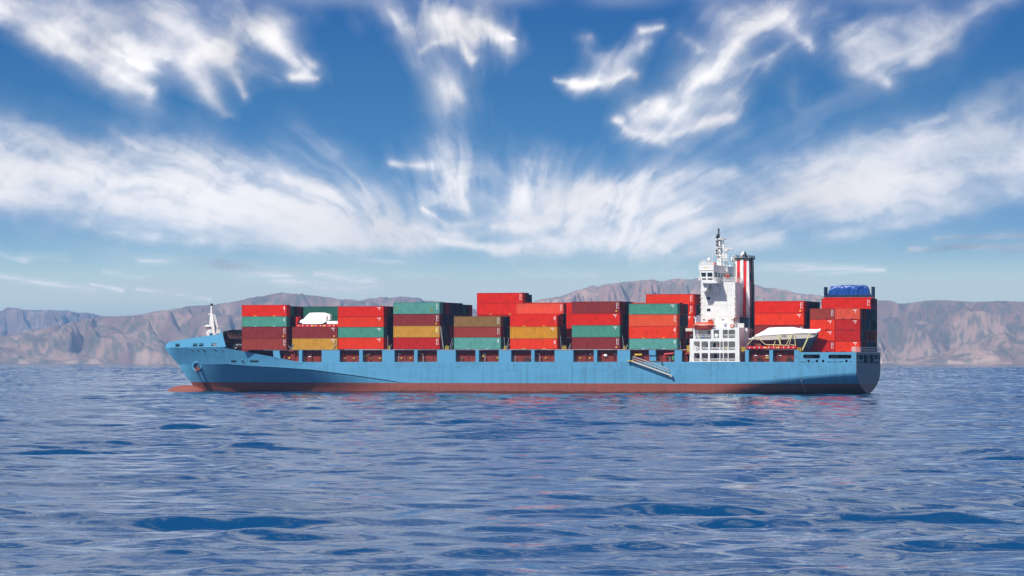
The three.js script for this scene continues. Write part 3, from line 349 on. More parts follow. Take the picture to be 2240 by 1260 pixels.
// hatch coamings, both sides of the recess, with stiffeners; overhanging hatch edge above
{
  const runs = [[614, 744], [742, 1500], [1630, 1742]];
  part(ship, 'hatch_coaming', [bx(X(526, 7), X(614), DECK, TOPY - 0.3, -8.4, 8.4), bx(X(526, 7), X(614), TOPY - 0.3, TOPY - 0.02, -9.6, 9.6)], M.deckRed, 'red hatch coaming behind the bow');
  for (const [a, b] of runs) {
    const co = part(ship, 'hatch_coaming', [bx(X(a), X(b), DECK, TOPY - 0.35, 11.85, 12.05), bx(X(a), X(b), DECK, TOPY - 0.35, -12.05, -11.85), bx(X(a), X(b), TOPY - 0.34, TOPY - 0.02, -13.2, 12.6)], M.deckRed, 'dark red hatch coaming under the containers');
    const n = Math.round((X(b) - X(a)) / 2.35); for (let i = 0; i < n; i++) { const x = X(a) + (i + 0.3) * 2.35; part(co, 'stiffener', bx(x, x + 0.14, DECK, TOPY - 0.35, 12.05, 12.05 + (i % 3 === 0 ? 0.5 : 0.22)), M.deckRed); }
    part(ship, 'deck_railing', rail(X(a === 614 ? 655 : a) + 0.2, X(b) - 0.2, DECK + 0.3, 13.2, 13.2, 1.05, Math.round((X(b) - X(a)) / 1.9), 3, 0.04), M.rust);
  }
  // blue stanchions carrying the outboard containers
  const pil = [[653.5, 660.8], [703.5, 742.8], [785.6, 793.3], [836, 862.8], [905.8, 913], [956, 996.6], [1040, 1047.6], [1090.9, 1118], [1162, 1169], [1213, 1254], [1298.8, 1306], [1350.4, 1378], [1475.4, 1491.4], [1630, 1637.8], [1683, 1690.7]];
  for (const [a, b] of pil) part(ship, 'stanchion', bx(X(a), X(b), DECK, Y((a + b) / 2, b - a > 15 ? 766.2 : 765.6), 12.5, B - 0.02), M.bluePlain);
  part(ship, 'stanchion', [bx(X(1419.5), X(1434), Y(1426, 777), Y(1426, 765.6), 12.5, B - 0.02), bx(X(1420.5), X(1434.8), DECK, Y(1426, 780.3), 12.5, B - 0.02), bx(X(1420.5), X(1433.5), Y(1426, 780.3), Y(1426, 777), 12.5, B - 0.5)], M.bluePlain, 'blue stanchion in two steps above the gangway');
  const q = (px, py) => at(px, py, 13.4).slice(0, 2); part(ship, 'stanchion', plate([q(598.5, 781), q(613.6, 786), q(610.8, 767), q(597, 767)], 12.3, 13.4), M.bluePlain, 'slanted blue stanchion nearest the bow');
  // small fittings in the recesses
  const spot = []; for (const [px, py] of [[754, 783.5], [774, 783.5], [811, 783.5], [831, 783.5], [878, 783.5], [898, 783.5], [1269.5, 783], [1290, 783], [1193.5, 783], [1088, 782.6], [651, 771], [633, 783], [664, 781]]) part(ship, 'deck_light', pb(px - 1.6, px + 1.6, py - 1.8, py + 1.8, 12.35, 12.05), M.yellow);
  part(ship, 'yellow_locker', pb(795, 802, 777, 781, 12.4, 12.05), M.yellow); part(ship, 'yellow_locker', pb(1054.5, 1058.5, 777, 781, 12.4, 12.05), M.yellow); part(ship, 'yellow_locker', pb(1388, 1404, 773.8, 777.3, 12.8, 12.1), M.yellow); part(ship, 'yellow_locker', pb(1674.5, 1682, 780.5, 784, 12.5, 12.05), M.yellow);
  for (const [px, py] of [[678, 780], [739, 773], [873, 774], [805.5, 774.6], [923, 774.6], [1060, 774.6], [1178, 774.6], [1653, 777.8], [1677.5, 777.8], [1706, 777.8], [1292, 774.6], [1347, 774.6]]) part(ship, 'name_plate', pb(px - 3.2, px + 3.2, py - 0.8, py + 0.8, 12.3, 12.05), M.print);
  part(ship, 'sign_board', pb(1321, 1327.5, 774.6, 779.2, 12.5, 12.3), M.print); part(ship, 'sign_board', pb(1317, 1321, 775.4, 778.6, 12.5, 12.3), M.red);
  for (const px of [727, 872, 926, 1181, 1127, 1061]) part(ship, 'standpipe', prod([px, 791.5], [px, 778], 12.8, 0.13, 8), M.steel);
  part(ship, 'fire_main', [prod([1453.5, 791], [1453.5, 776], 12.9, 0.22, 8), prod([1453.5, 775], [1474, 773], 12.9, 0.22, 8), prod([1458, 791], [1458, 785], 12.9, 0.12, 8)], M.redPipe); part(ship, 'gas_bottle', prod([1473, 787], [1473, 779], 12.9, 0.35, 10), std([0.03, 0.3, 0.12])); part(ship, 'gas_bottle', prod([1466, 791], [1466, 781], 12.9, 0.22, 10), M.steel);
  for (const px of [1154, 1662, 1727]) { const c = at(px, 787.5, 12.8), g = new THREE.TorusGeometry(0.5, 0.28, 8, 16); g.translate(...c); part(ship, 'hose_reel', fix(g), M.black); }
  part(ship, 'green_valve', pb(1009, 1013, 783, 786, 12.5, 12.1), std([0.03, 0.2, 0.1]));
  // lashing rods and yellow access ladders in the gaps
  const lash = [[631, 756, 637, 765], [640, 753, 637, 765], [643, 752, 636.5, 765], [733, 746, 729, 763], [738, 749, 731, 763], [848, 734, 849, 763], [856.5, 753, 853, 763], [962.5, 714, 969.5, 763], [964, 714, 971, 763], [990, 739, 984, 763], [991.5, 748, 987, 763], [1103, 738, 1104.5, 763], [1113, 740, 1108, 763], [1114.5, 752, 1109, 763], [1226, 734, 1228, 763], [1248.5, 751, 1244, 763], [1249, 755, 1245.5, 763], [1362, 734, 1364, 763], [1372.5, 753, 1369, 763], [1373, 756, 1370, 763], [1487.5, 745, 1488.5, 763]];
  for (const [a, b, c, d] of lash) part(ship, 'lashing_rod', prod([a, b], [c, d], 13.5, 0.055, 5), M.steel);
  for (const [a, b, t] of [[720, 726, 757], [847.5, 851, 757], [974, 979.5, 757], [1102, 1106, 757], [1230, 1237, 757], [1362.5, 1366, 757], [1744, 1751, 761]]) { const z = 13.3, y0 = Y(a, a > 1700 ? 770 : 766), y1 = Y(a, t), l = [rod([X(a), y0, z], [X(a), y1, z], 0.08, 6), rod([X(b), y0, z], [X(b), y1, z], 0.08, 6)]; for (let k = 0; k < 3; k++) l.push(rod([X(a), lerp(y1, y0, k / 3), z], [X(b), lerp(y1, y0, k / 3), z], 0.07, 6)); part(ship, 'access_ladder', l, M.yellow); }
  part(ship, 'foot_rail', [...rail(X(1500), X(1508), Y(1500, 771), 12.5, 12.5, 1.6, 4, 3, 0.08)], M.yellow); part(ship, 'foot_rail', rail(X(1618), X(1629), Y(1620, 770), 13, 13, 1.1, 3, 3, 0.08), M.yellow);
  part(ship, 'side_platform', bx(X(1497), X(1508.5), Y(1500, 774), Y(1500, 772), 11, 13), M.redPipe);
}
// bow mast
{
  const z = 0, t = part(ship, 'bow_mast', [plate([at(458.5, 736, z), at(473, 736, z), at(468, 688, z), at(462, 686, z)].map((p) => [p[0], p[1]]), -0.7, 0.7), plate([at(456.5, 736, z), at(466, 736, z), at(463.5, 717, z), at(456.5, 718, z)].map((p) => [p[0], p[1]]), -0.9, 0.9), prod([463, 690], [463, 664], z, 0.3, 8)], M.white, 'white foremast on the bow');
  part(t, 'mast_light', prod([463, 669], [463, 664], z, 0.34, 8), M.black); part(t, 'platform', [bx(X(450, z), X(463, z), Y(456, 715, z), Y(456, 713.4, z), -1, 1), prod([456, 687.2], [463, 687.2], z, 0.14, 6)], M.white); part(t, 'foghorn', rod(at(460, 714, 1.1), at(451, 714, 1.1), 0.2, 8, 0.5), M.white);
  const l = []; for (const [a, b] of [[[467, 689], [474.5, 716]], [[470.5, 690], [477, 716]]]) l.push(prod(a, b, 0.4, 0.12, 6)); for (let i = 0; i < 5; i++) l.push(prod([467 + i * 1.7, 690 + i * 6], [471 + i * 1.5, 690 + i * 6], 0.4, 0.11, 6)); l.push(prod([476, 715], [472.5, 732], 0.4, 0.12, 6)); part(t, 'ladder', l, M.white);
  part(t, 'railing', [...rail(X(451, 2), X(458, 2), Y(455, 734, 2), 2, 2, 0.9, 3, 3, 0.09), ...rail(X(474, 2), X(482, 2), Y(478, 730, 2), 2, 2, 0.9, 3, 3, 0.09)], M.white); part(t, 'locker', pb(457.5, 462, 728, 734, 1.5, 0), M.bluePlain);
}
// accommodation: lattice side wall, inner house, tower, bridge, funnel
{
  const house = part(ship, 'deckhouse', (() => {
    const z = B, H = []; const cols = [[1518, 1530.6], [1534.8, 1548.7], [1553, 1574], [1575.6, 1581.4], [1583, 1592], [1593.7, 1608]];
    for (const [a, b] of cols) { H.push(prect(a, b, 772.2, 789.8, z, 0.22), prect(a, b, 746.8, 765.6, z, 0.22)); } for (const [a, b] of [[1561, 1573], [1581, 1592.2], [1593.7, 1608]]) H.push(prect(a, b, 721.3, 739.4, z, 0.22));
    const P = (px, py) => at(px, py, z).slice(0, 2), y0 = gun(40);
    return [plate([[X(1507), y0], [X(1619), y0], P(1617.5, 788), P(1617, 716), P(1559, 716), P(1559, 741), P(1509, 741), P(1508.4, 788)], z - 0.3, z + 0.012, H)];
  })(), M.white, 'white deckhouse of open galleries below the bridge tower');
  const zi = 10.4;
  part(house, 'inner_wall', [bx(X(1509), X(1617, 13.6), DECK, Y(1560, 741, zi), -13, zi), bx(X(1527, zi), X(1617, 13.6), Y(1560, 741, zi), Y(1560, 716), -13, zi), bx(X(1509), X(1617.3), Y(1560, 768.9) - 0.12, Y(1560, 768.9) + 0.1, zi, B - 0.31), bx(X(1509), X(1617.3), Y(1560, 743.6) - 0.12, Y(1560, 743.6) + 0.1, zi, B - 0.31), bx(X(1559), X(1617.2), Y(1580, 717.5) - 0.1, Y(1580, 717.5) + 0.1, zi, B - 0.31), bx(X(1609), X(1617), DECK, Y(1612, 717.8), zi, B - 0.31)], M.white);
  for (const [a, b, c, d] of [[1540, 1546, 751, 760], [1554, 1560, 750, 764], [1540, 1547, 776, 785], [1520, 1528, 777, 785], [1556, 1562, 775, 790], [1603, 1607, 725, 735], [1543, 1547, 724.5, 730.5], [1601, 1604, 750, 757]]) part(house, 'doorway', pb(a + 6, b + 6, c, d, zi + 0.04, zi - 0.02), M.glass);
  part(house, 'fire_box', pb(1571, 1574, 751.5, 757, zi + 0.25, zi), M.red);
  for (const [py, a, b] of [[785, 1518, 1608], [787.5, 1518, 1608], [760.5, 1518, 1608], [763, 1518, 1608], [735, 1561, 1608], [732, 1561, 1608], [733, 1519, 1558], [737, 1519, 1558]]) part(house, 'hand_rail', rod(at(a, py, B - 0.2), at(b, py, B - 0.2), 0.06, 5), M.white);
  for (const [a, c, b, d] of [[1583, 748, 1592, 764], [1583, 774, 1592, 789]]) { const l = []; for (const dz of [0, 0.7]) l.push(rod(at(a, c, 12.4 - dz), at(b, d, 12.4 - dz), 0.13, 5)); part(house, 'stairway', l, M.white); }
  part(house, 'stair_rail', [...rail(X(1583, 12.8), X(1592, 12.8), Y(1588, 764, 12.8), 12.8, 12.8, 0.7, 3, 2, 0.05), ...rail(X(1582, 12.8), X(1586, 12.8), Y(1584, 739, 12.8), 12.8, 12.8, 0.7, 3, 2, 0.05)], M.yellow);
  for (const [px, py] of [[1524, 762], [1601, 713]]) { const g = new THREE.TorusGeometry(0.36, 0.1, 8, 18); g.translate(...at(px, py, B + 0.1)); part(house, 'life_ring', fix(g), px < 1530 ? M.print : M.orange); }
  part(house, 'boat_deck_post', [pb(1516.5, 1520, 717, 741, B - 0.1, B - 0.6), pb(1556, 1560, 715, 741, B - 0.1, B - 0.6), bx(X(1516.5), X(1559), Y(1540, 722.6), Y(1540, 721.4), 10.4, B - 0.6)], M.white);
  part(house, 'rail', [...rail(X(1559), X(1617), Y(1590, 716), B - 0.15, B - 0.15, 1.0, 14, 3, 0.045), ...rail(X(1606), X(1638, 5), Y(1620, 716.5), 9.8, 9.8, 1.0, 12, 3, 0.055)], M.white);
  part(house, 'liferaft_canister', [prod([1511, 736], [1516, 736], 13.4, 0.5, 12)], M.dark); part(house, 'white_locker', pb(1563.5, 1569.5, 730, 739, 13.2, 12.4), M.whitePlain);
  part(house, 'vent_boom', [pb(1499.5, 1514.5, 718, 724.5, 13.2, 12.2)], M.cream);
  part(house, 'aft_casing', [bx(X(1617, 13.6) + 0.02, X(1640, 6), DECK, Y(1620, 718), -9, 8.2)], M.white); part(house, 'casing_door', bx(X(1640, 6) + 0.0, X(1640, 6) + 0.06, Y(1630, 745), Y(1630, 727), 5, 5.9), M.black); part(house, 'casing_door', bx(X(1640, 6) + 0.0, X(1640, 6) + 0.06, Y(1630, 745), Y(1630, 727), 2.6, 3.4), M.black);
  // tower
  const zt = 9.7, tw = part(ship, 'bridge_tower', [bx(X(1533.3, zt), X(1608, zt), Y(1570, 720, zt), Y(1570, 617, zt), -zt, zt)], M.white, 'tall plain white tower under the bridge');
  const seams = []; for (const py of [633.5, 645, 667.5, 693]) { seams.push(bx(X(1533.4, zt), X(1608, zt) + 0.03, Y(1570, py, zt) - 0.03, Y(1570, py, zt) + 0.03, zt - 0.03, zt + 0.025)); } for (let i = 1; i < 9; i++) { const x = lerp(X(1533.3, zt), X(1608, zt), i / 9); seams.push(bx(x - 0.02, x + 0.02, Y(1570, 667, zt), Y(1570, 617, zt), zt - 0.02, zt + 0.02)); } part(tw, 'plate_seam', seams, M.cream);
  for (const [a, b, c, d] of [[1546.6, 1553.6, 624.5, 630], [1546.6, 1553.6, 650, 655], [1546.6, 1553.6, 675.4, 680.4]]) { const w = part(tw, 'window', pb(a - 0.5, b + 0.5, c - 0.5, d + 0.5, zt + 0.05, zt - 0.01), M.grey); part(w, 'pane', pb(a, b, c, d, zt + 0.07, zt + 0.04), M.glass); }
  const lugs = []; for (const px of [1533.6, 1608]) for (const py of [635, 651, 661, 673, 687]) { const p = at(px, py, zt); lugs.push(bx(p[0] - 0.25, p[0] + 0.25, p[1] - 0.12, p[1] + 0.12, zt - 0.4, zt + 0.15)); } for (const px of [1539, 1560, 1580, 1601]) lugs.push(pb(px - 3, px + 3, 697, 698.4, zt + 0.25, zt)); part(tw, 'bracket', lugs, M.cream);
  part(tw, 'roof_rail', [...rail(X(1582, zt), X(1608, zt), Y(1595, 617, zt), zt - 0.1, zt - 0.1, 1.1, 9, 3, 0.05), ...rail(X(1608, zt), X(1608, zt), Y(1608, 617, zt), zt - 0.1, -zt, 1.1, 14, 3, 0.05)], M.white); for (const [px, py] of [[1591, 604]]) { const g = new THREE.TorusGeometry(0.4, 0.13, 8, 16); g.translate(...at(px, py, zt)); part(tw, 'life_ring', fix(g), M.orange); }
  // bridge: a bar across the ship
  const zb = 13.3, P = (px, py) => at(px, py, zb).slice(0, 2), side = [P(1535, 619.5), P(1569, 619.5), P(1561, 612), P(1561, 579), P(1528, 579), P(1529.5, 591)];
  const winH = [[[1533, 596.4], [1544.4, 596.4], [1544.6, 605.4], [1535.2, 605.4]], [[1547.2, 596.4], [1558.2, 596.4], [1558.6, 605.4], [1547.6, 605.4]], [[1535.2, 608.8], [1544.6, 608.8], [1544.6, 612.2], [1536.2, 612.2]], [[1547.8, 608.8], [1558.6, 608.8], [1558.6, 612.2], [1548, 612.2]]].map((w) => w.map((p) => P(...p)));
  const br = part(ship, 'bridge', [plate(side, zb - 0.15, zb, winH), plate(side, -zb, -zb + 0.15), bx(X(1529, zb), X(1561, zb), Y(1545, 580.4, zb), Y(1545, 579.2, zb), -zb, zb - 0.16), bx(X(1534.8, zb), X(1561, zb), Y(1545, 619.4, zb), Y(1545, 618, zb), -zb, zb - 0.16), bx(X(1561, zb) - 0.25, X(1561, zb), Y(1561, 618, zb), Y(1561, 607, zb), -zb, zb - 0.16), bx(X(1561, zb) - 0.25, X(1561, zb), Y(1561, 595, zb), Y(1561, 580.4, zb), -zb, zb - 0.16), plate([P(1535, 619.3), P(1536, 619.3), P(1530.5, 592), P(1529.5, 592)], -zb + 0.16, zb - 0.16), bx(X(1561, zb), X(1569, zb), Y(1565, 619.4, zb), Y(1565, 617, zb), -zb, zb - 0.02)], M.white, 'white navigating bridge with wing overhanging the side');
  part(br, 'trim', [bx(X(1528, zb), X(1561.4, zb), Y(1545, 591.4, zb), Y(1545, 590.3, zb), zb - 0.3, zb + 0.12)], M.whitePlain);
  for (const w of winH) part(br, 'pane', plate(w, zb - 0.13, zb - 0.09), M.glass);
  for (let i = 0; i < 9; i++) { const z0 = zb - 1.2 - i * 2.75; part(br, 'pane', bx(X(1561, zb) - 0.16, X(1561, zb) - 0.1, Y(1561, 607, zb), Y(1561, 595, zb), z0 - 2.1, z0), M.glass); part(br, 'mullion', bx(X(1561, zb) - 0.24, X(1561, zb) - 0.01, Y(1561, 607, zb), Y(1561, 595, zb), z0 - 2.75, z0 - 2.1), M.white); } part(br, 'mullion', bx(X(1561, zb) - 0.24, X(1561, zb) - 0.01, Y(1561, 607, zb), Y(1561, 595, zb), zb - 1.2, zb - 0.16), M.white);
  part(br, 'wing_rail', [...rail(X(1561, zb) + 0.1, X(1569, zb) - 0.1, Y(1565, 617, zb), zb - 0.1, zb - 0.1, 1.1, 5, 3, 0.05), ...rail(X(1569, zb) - 0.1, X(1569, zb) - 0.1, Y(1565, 617, zb), zb - 0.1, zt, 1.1, 4, 3, 0.05)], M.white);
  part(br, 'front_rail', rail(X(1526, zb), X(1534, zb), Y(1530, 614, zb), zb - 1, zb - 1, 0.9, 3, 3, 0.08), M.white);
  const PW = (px, py) => at(px, py, 11.6).slice(0, 2); part(br, 'wing_bracket', plate([PW(1536, 618.5), PW(1551, 618.5), PW(1548, 633), PW(1545, 637), PW(1536, 639)], 9.72, 12.4), M.white); part(br, 'wing_bracket', [plate([at(1556, 619, zt).slice(0, 2), at(1566, 619, zt).slice(0, 2), at(1576, 640.5, zt).slice(0, 2), at(1561, 640.5, zt).slice(0, 2)], zt, zt + 0.9)], M.white);
  const gl = []; for (let i = 0; i < 16; i++) { const z = zb - 0.5 - i * 1.7; gl.push(rod([X(1530, zb), Y(1530, 579, zb), z], [X(1530, zb), Y(1530, 579, zb) + 1, z], 0.05, 4)); } gl.push(rod([X(1530, zb), Y(1530, 579, zb) + 1, zb], [X(1530, zb), Y(1530, 579, zb) + 1, -zb], 0.05, 4), ...rail(X(1530, zb), X(1560, zb), Y(1545, 579, zb), zb - 0.3, zb - 0.3, 0.55, 9, 2, 0.06)); part(br, 'roof_rail', gl, M.white);
  part(br, 'roof_board', pb(1559.5, 1564, 575, 581, 10, 9), M.orange);
  part(br, 'name_board', Array.from({ length: 6 }, (_, i) => pb(1539 + i * 2.1, 1540.4 + i * 2.1, 584.6, 586.2, zb + 0.02, zb - 0.01)), M.decal, 'small yellowish lettering on the bridge wing');
  // domes and whips on the bridge roof
  for (const [px, py, r, zz] of [[1551.3, 568, 0.46, 8], [1539.5, 573, 0.3, 9], [1606.5, 567, 0.85, -3], [1597, 583, 0.28, -4]]) { const d = part(br, 'radar_dome', [ball(at(px, py, zz), r, 1.12)], M.white); part(d, 'pedestal', rod(at(px, py, zz), [X(px, zz), Y(px, 590, zz), zz], 0.16, 8, 0.13), M.white); }
  for (const [px, t, zz] of [[1558, 554, 7], [1543, 565, 9], [1534, 577, 11]]) part(br, 'whip_antenna', rod(at(px, t, zz), [X(px, zz), Y(px, 582, zz), zz], 0.06, 6), M.white);
  // radar mast
  const zm = 3, m = part(ship, 'radar_mast', [plate([at(1570.5, 588, zm), at(1580, 588, zm), at(1577, 545, zm), at(1576.5, 521, zm), at(1570.5, 521, zm)].map((p) => [p[0], p[1]]), zm - 0.6, zm + 0.6)], M.white, 'white lattice radar mast on top of the bridge');
  const lat = []; for (const [a, b] of [[[1577.5, 521], [1579, 568]], [[1582.8, 522], [1583.5, 568]], [[1577, 568], [1590, 594]], [[1589.5, 569], [1580, 590]], [[1590, 568], [1591, 594]]]) lat.push(prod(a, b, zm, 0.11, 6)); for (let i = 0; i < 10; i++) lat.push(prod([1577.5, 523 + i * 4.8], [1583.2, 523 + i * 4.8], zm, 0.09, 5)); for (let i = 0; i < 5; i++) lat.push(prod([1577.5, 523 + i * 9.6], [1583.2, 532.6 + i * 9.6], zm, 0.07, 5)); part(m, 'lattice', lat, M.white);
  for (const [a, b, py] of [[1566, 1585.5, 522.5], [1567.5, 1577, 540.5], [1566.5, 1577, 558.5], [1579, 1594, 568.5]]) part(m, 'platform', [pb(a, b, py, py + 1.4, zm + 1, zm - 1)], M.white);
  part(m, 'platform_rail', [...rail(X(1579, zm), X(1595, zm), Y(1590, 566, zm), zm + 1, zm + 1, 0.85, 5, 3, 0.06), ...rail(X(1566.5, zm), X(1572, zm), Y(1568, 558, zm), zm + 1, zm + 1, 0.7, 3, 2, 0.06)], M.white);
  const stays = []; for (const [a, b] of [[[1567, 531], [1576, 541]], [[1567, 545], [1577, 556]], [[1570, 526], [1570, 541]], [[1568, 528], [1567.5, 538]], [[1568.5, 546], [1567.5, 558]], [[1567.5, 559], [1574, 572]]]) stays.push(prod(a, b, zm + 0.8, 0.1, 5)); part(m, 'lamp_arm', stays, M.grey);
  part(m, 'signal_lamp', [[1568, 528], [1568, 536], [1567.5, 548], [1567.5, 554], [1568, 517], [1568, 520]].map(([a, b]) => ball(at(a, b, zm + 1), 0.24)), M.dark);
  part(m, 'topmast', [prod([1572, 522], [1572.2, 502], zm, 0.16, 6), prod([1569.5, 522], [1569.5, 512], zm, 0.16, 6), prod([1566, 519], [1574, 519], zm, 0.09, 5), prod([1570, 514], [1575, 514], zm, 0.07, 5), prod([1574.5, 522], [1573, 506], zm, 0.07, 5), ball(at(1572.2, 503, zm), 0.25, 1.6), prod([1580, 521.5], [1587, 523], zm, 0.1, 5)], M.dark);
  const rs = part(m, 'radar_pedestal', [prod([1588.2, 568], [1588.2, 550], zm, 0.22, 8), pb(1585, 1591, 545.5, 549.5, zm + 0.5, zm - 0.5)], M.white); part(rs, 'radar_scanner', pb(1585.5, 1604.5, 541.8, 544.4, zm + 0.2, zm - 0.2), M.cream);
  // funnel
  const zf = 3.2, zf2 = -0.6, fx = (px, py) => at(px, py, zf).slice(0, 2);
  const Lx = X(1607.5, zf), Rx = X(1638, zf), Rb = X(1640.5, zf), yt = Y(1620, 567, zf), ybm = Y(1620, 700, zf);
  const fun = part(ship, 'funnel', plate([[Lx, ybm], [Rb, ybm], [Rx, yt], [Lx, yt]], zf2, zf), M.white, 'tall white funnel with red and black upright stripes');
  const fs = (a, b, c, d, m_, z = zf) => part(fun, 'stripe', plate([fx(a, 568), fx(b, 568), fx(d, 699), fx(c, 699)], z - 0.1, z + 0.03), m_);
  fs(1612.4, 1618.8, 1611, 1617.6, M.red); fs(1626.6, 1633.2, 1624.6, 1632, M.red);
  for (const [z0, z1, mm] of [[2.95, 2.6, M.black], [2.2, 1.75, M.red], [1.35, 1.05, M.black], [0.65, 0.2, M.red], [-0.15, -0.45, M.black]]) { const s = plate([[z1, ybm], [z0, ybm], [z0, yt], [z1, yt]], 0, 0.03, [], 'x'); const an = Math.atan2(Rb - Rx, yt - ybm); s.translate(0, -ybm, 0); s.rotateZ(an); s.translate(Rb, ybm, 0); part(fun, 'stripe', s, mm); }
  part(fun, 'grille', (() => { const s = bx(0, 0.06, Y(1640, 615, zf) - ybm, Y(1640, 598, zf) - ybm, 0.3, 2.4); const an = Math.atan2(Rb - Rx, yt - ybm); s.rotateZ(an); s.translate(Rb, ybm, 0); return s; })(), M.dark);
  part(fun, 'cap', [bx(Lx - 0.1, Rx + 0.55, yt, yt + 0.35, zf2 - 0.4, zf + 0.4)], M.black);
  part(fun, 'cap_rail', [...rail(Lx, Rx + 0.5, yt + 0.35, zf + 0.3, zf + 0.3, 0.5, 11, 2, 0.06), ...rail(Rx + 0.5, Rx + 0.5, yt + 0.35, zf + 0.3, zf2 - 0.3, 0.5, 9, 2, 0.04)], M.dark);
  { const pts = [at(1622.5, 565, 1), at(1623, 560, 1), at(1625.5, 555.5, 1), at(1629, 553.5, 1)].map((p) => new THREE.Vector3(...p)); const tb = new THREE.TubeGeometry(new THREE.CatmullRomCurve3(pts), 16, 0.48, 12); const bl = plate([at(1629, 551, 1.3), at(1634, 563, 1.3), at(1629, 563, 1.3)].map((p) => [p[0], p[1]]), 0.4, 1.5); part(fun, 'exhaust_pipe', [fix(tb)], M.white); part(fun, 'exhaust_hood', [bl], M.black); }
  part(fun, 'vent_shaft', [pb(1619.6, 1626, 568.5, 630, zf + 0.22, zf + 0.04)], M.white);
  { const l = []; for (const [x, z] of [[1604, 5], [1609, 5]]) l.push(rod(at(x, 577, z), at(x, 606, z), 0.08, 5)); for (let i = 0; i < 9; i++) l.push(rod(at(1604, 577 + i * 3.4, 5), at(1609, 577 + i * 3.4, 5), 0.07, 5)); part(fun, 'ladder', l, M.grey); }
  { const l = []; for (let i = 0; i < 3; i++) { const z = 2.4 - i * 1.1; l.push(rod([Rb + 0.35, ybm, z], [Rx + 0.35, yt, z], 0.12, 6)); } part(fun, 'pipe', l, M.black); }
  part(ship, 'funnel_base', [bx(X(1618.6, 5.2), X(1641, 5.2), Y(1630, 718.5, 5.2), Y(1630, 694.2, 5.2), -4.4, 5.2)], M.navy, 'dark navy block the funnel stands on');
  part(ship, 'pipe_arch', [prod([1606, 716], [1606, 696], 9.9, 0.16, 8), prod([1606, 696], [1618, 695.4], 9.9, 0.16, 8)], M.rust);
}
for (const [px, py, z, l] of [[1539, 740, 13.0, 'blue drum on the boat deck under the lifeboat'], [1587, 715.2, 12.2, 'blue drum on the upper gallery at the foot of the tower']]) { const c = at(px, py, z), d = thing('drum', l, 'drum', ...c); part(d, 'barrel', [rod([0, 0, 0], [0, 0.75, 0], 0.36, 16)], M.drumBlue); part(d, 'rim', [0.03, 0.28, 0.5, 0.74].map((y) => { const g = new THREE.TorusGeometry(0.36, 0.03, 6, 18); g.rotateX(Math.PI / 2); g.translate(0, y, 0); return fix(g); }), M.drumBlue); part(d, 'lid', rod([0, 0.75, 0], [0, 0.78, 0], 0.33, 16), M.drumBlue); }

// lifeboat
function boatHull(sections, N = 14) { // sections: [x, halfBeam, keelY, sheerY, power]
  const pos = [], idx = [];
  sections.forEach(([x, b, k, s, p = 0.6]) => { for (let j = 0; j <= 2 * N; j++) { const t = j / N - 1, f = Math.abs(t), z = b * Math.pow(f, p) * Math.sign(t); pos.push(x, lerp(k, s, Math.pow(f, 1.5)), z); } });
  const R = 2 * N + 1; for (let i = 0; i < sections.length - 1; i++) for (let j = 0; j < 2 * N; j++) { const a = i * R + j, b = a + R; idx.push(a, b, a + 1, b, b + 1, a + 1); }
  const g = new THREE.BufferGeometry(); g.setAttribute('position', new THREE.Float32BufferAttribute(pos, 3)); g.setAttribute('uv', new THREE.Float32BufferAttribute(new Array(pos.length / 3 * 2).fill(0), 2)); g.setIndex(idx); g.computeVertexNormals(); return fix(g);
}
{
  const z = 13.2, a = at(1514.5, 713, z), b = at(1565.5, 713, z), L = b[0] - a[0], lb = thing('lifeboat', 'orange enclosed lifeboat hanging at the side of the white deckhouse', 'lifeboat', (a[0] + b[0]) / 2, at(1540, 722.3, z)[1], z);
  const sh = 1.1, sec = Array.from({ length: 15 }, (_, i) => { const u = i / 14 * 2 - 1, f = Math.sqrt(Math.max(0, 1 - Math.pow(Math.abs(u), 3.2))); return [u * L / 2, 1.15 * f + 0.02, 0.75 * Math.pow(Math.abs(u), 3.5), sh + 0.12 * u * u, 0.55]; });
  part(lb, 'hull', boatHull(sec), M.orange);
  const can = Array.from({ length: 13 }, (_, i) => { const u = i / 12 * 2 - 1, f = Math.pow(Math.max(0, 1 - Math.pow(Math.abs(u), 3)), 0.5); return [u * L * 0.46, 1.08 * f + 0.02, sh + 0.85 * f, sh + 0.03, 0.5]; }); part(lb, 'canopy', boatHull(can), M.orange);
  const cb = part(lb, 'conning_box', [plate([[L * 0.16, sh + 0.6], [L * 0.44, sh + 0.4], [L * 0.42, sh + 1.0], [L * 0.33, sh + 1.5], [L * 0.22, sh + 1.5]], -0.5, 0.5)], M.orange); for (const x of [0.2, 0.28, 0.35]) part(cb, 'window', bx(L * x, L * x + 0.25, sh + 1.05, sh + 1.3, 0.5, 0.52), M.glass);
  part(lb, 'fender', [bx(-L * 0.47, L * 0.47, sh - 0.02, sh + 0.07, 1.0, 1.2), bx(-L * 0.47, L * 0.47, sh - 0.02, sh + 0.07, -1.2, -1.0)], M.dark);
  part(lb, 'grab_line', Array.from({ length: 9 }, (_, i) => bx(-L * 0.4 + i * L * 0.1, -L * 0.4 + i * L * 0.1 + 0.3, sh + 0.2, sh + 0.26, 1.02, 1.06)), M.print);
  for (const [x, s] of [[-L * 0.36, 1], [L * 0.38, 1]]) part(lb, 'davit_hook', [rod([x, sh + 0.6, 0], [x, sh + 1.9, -0.2], 0.12, 6)], M.print);
}
{ // davits belong to the ship
  for (const px of [1521, 1558.5]) { const p = at(px, 741, 12.4), y1 = Y(px, 694, 12.4); part(ship, 'davit', [rod([p[0], p[1], 12.2], [p[0], y1 - 1, 12.0], 0.2, 8), rod([p[0], y1 - 1, 12.0], [p[0], y1, 13.2], 0.18, 8), rod([p[0], p[1] + 1.2, 12.2], [p[0], p[1] + 1.5, 13.6], 0.14, 6)], M.white); }
}
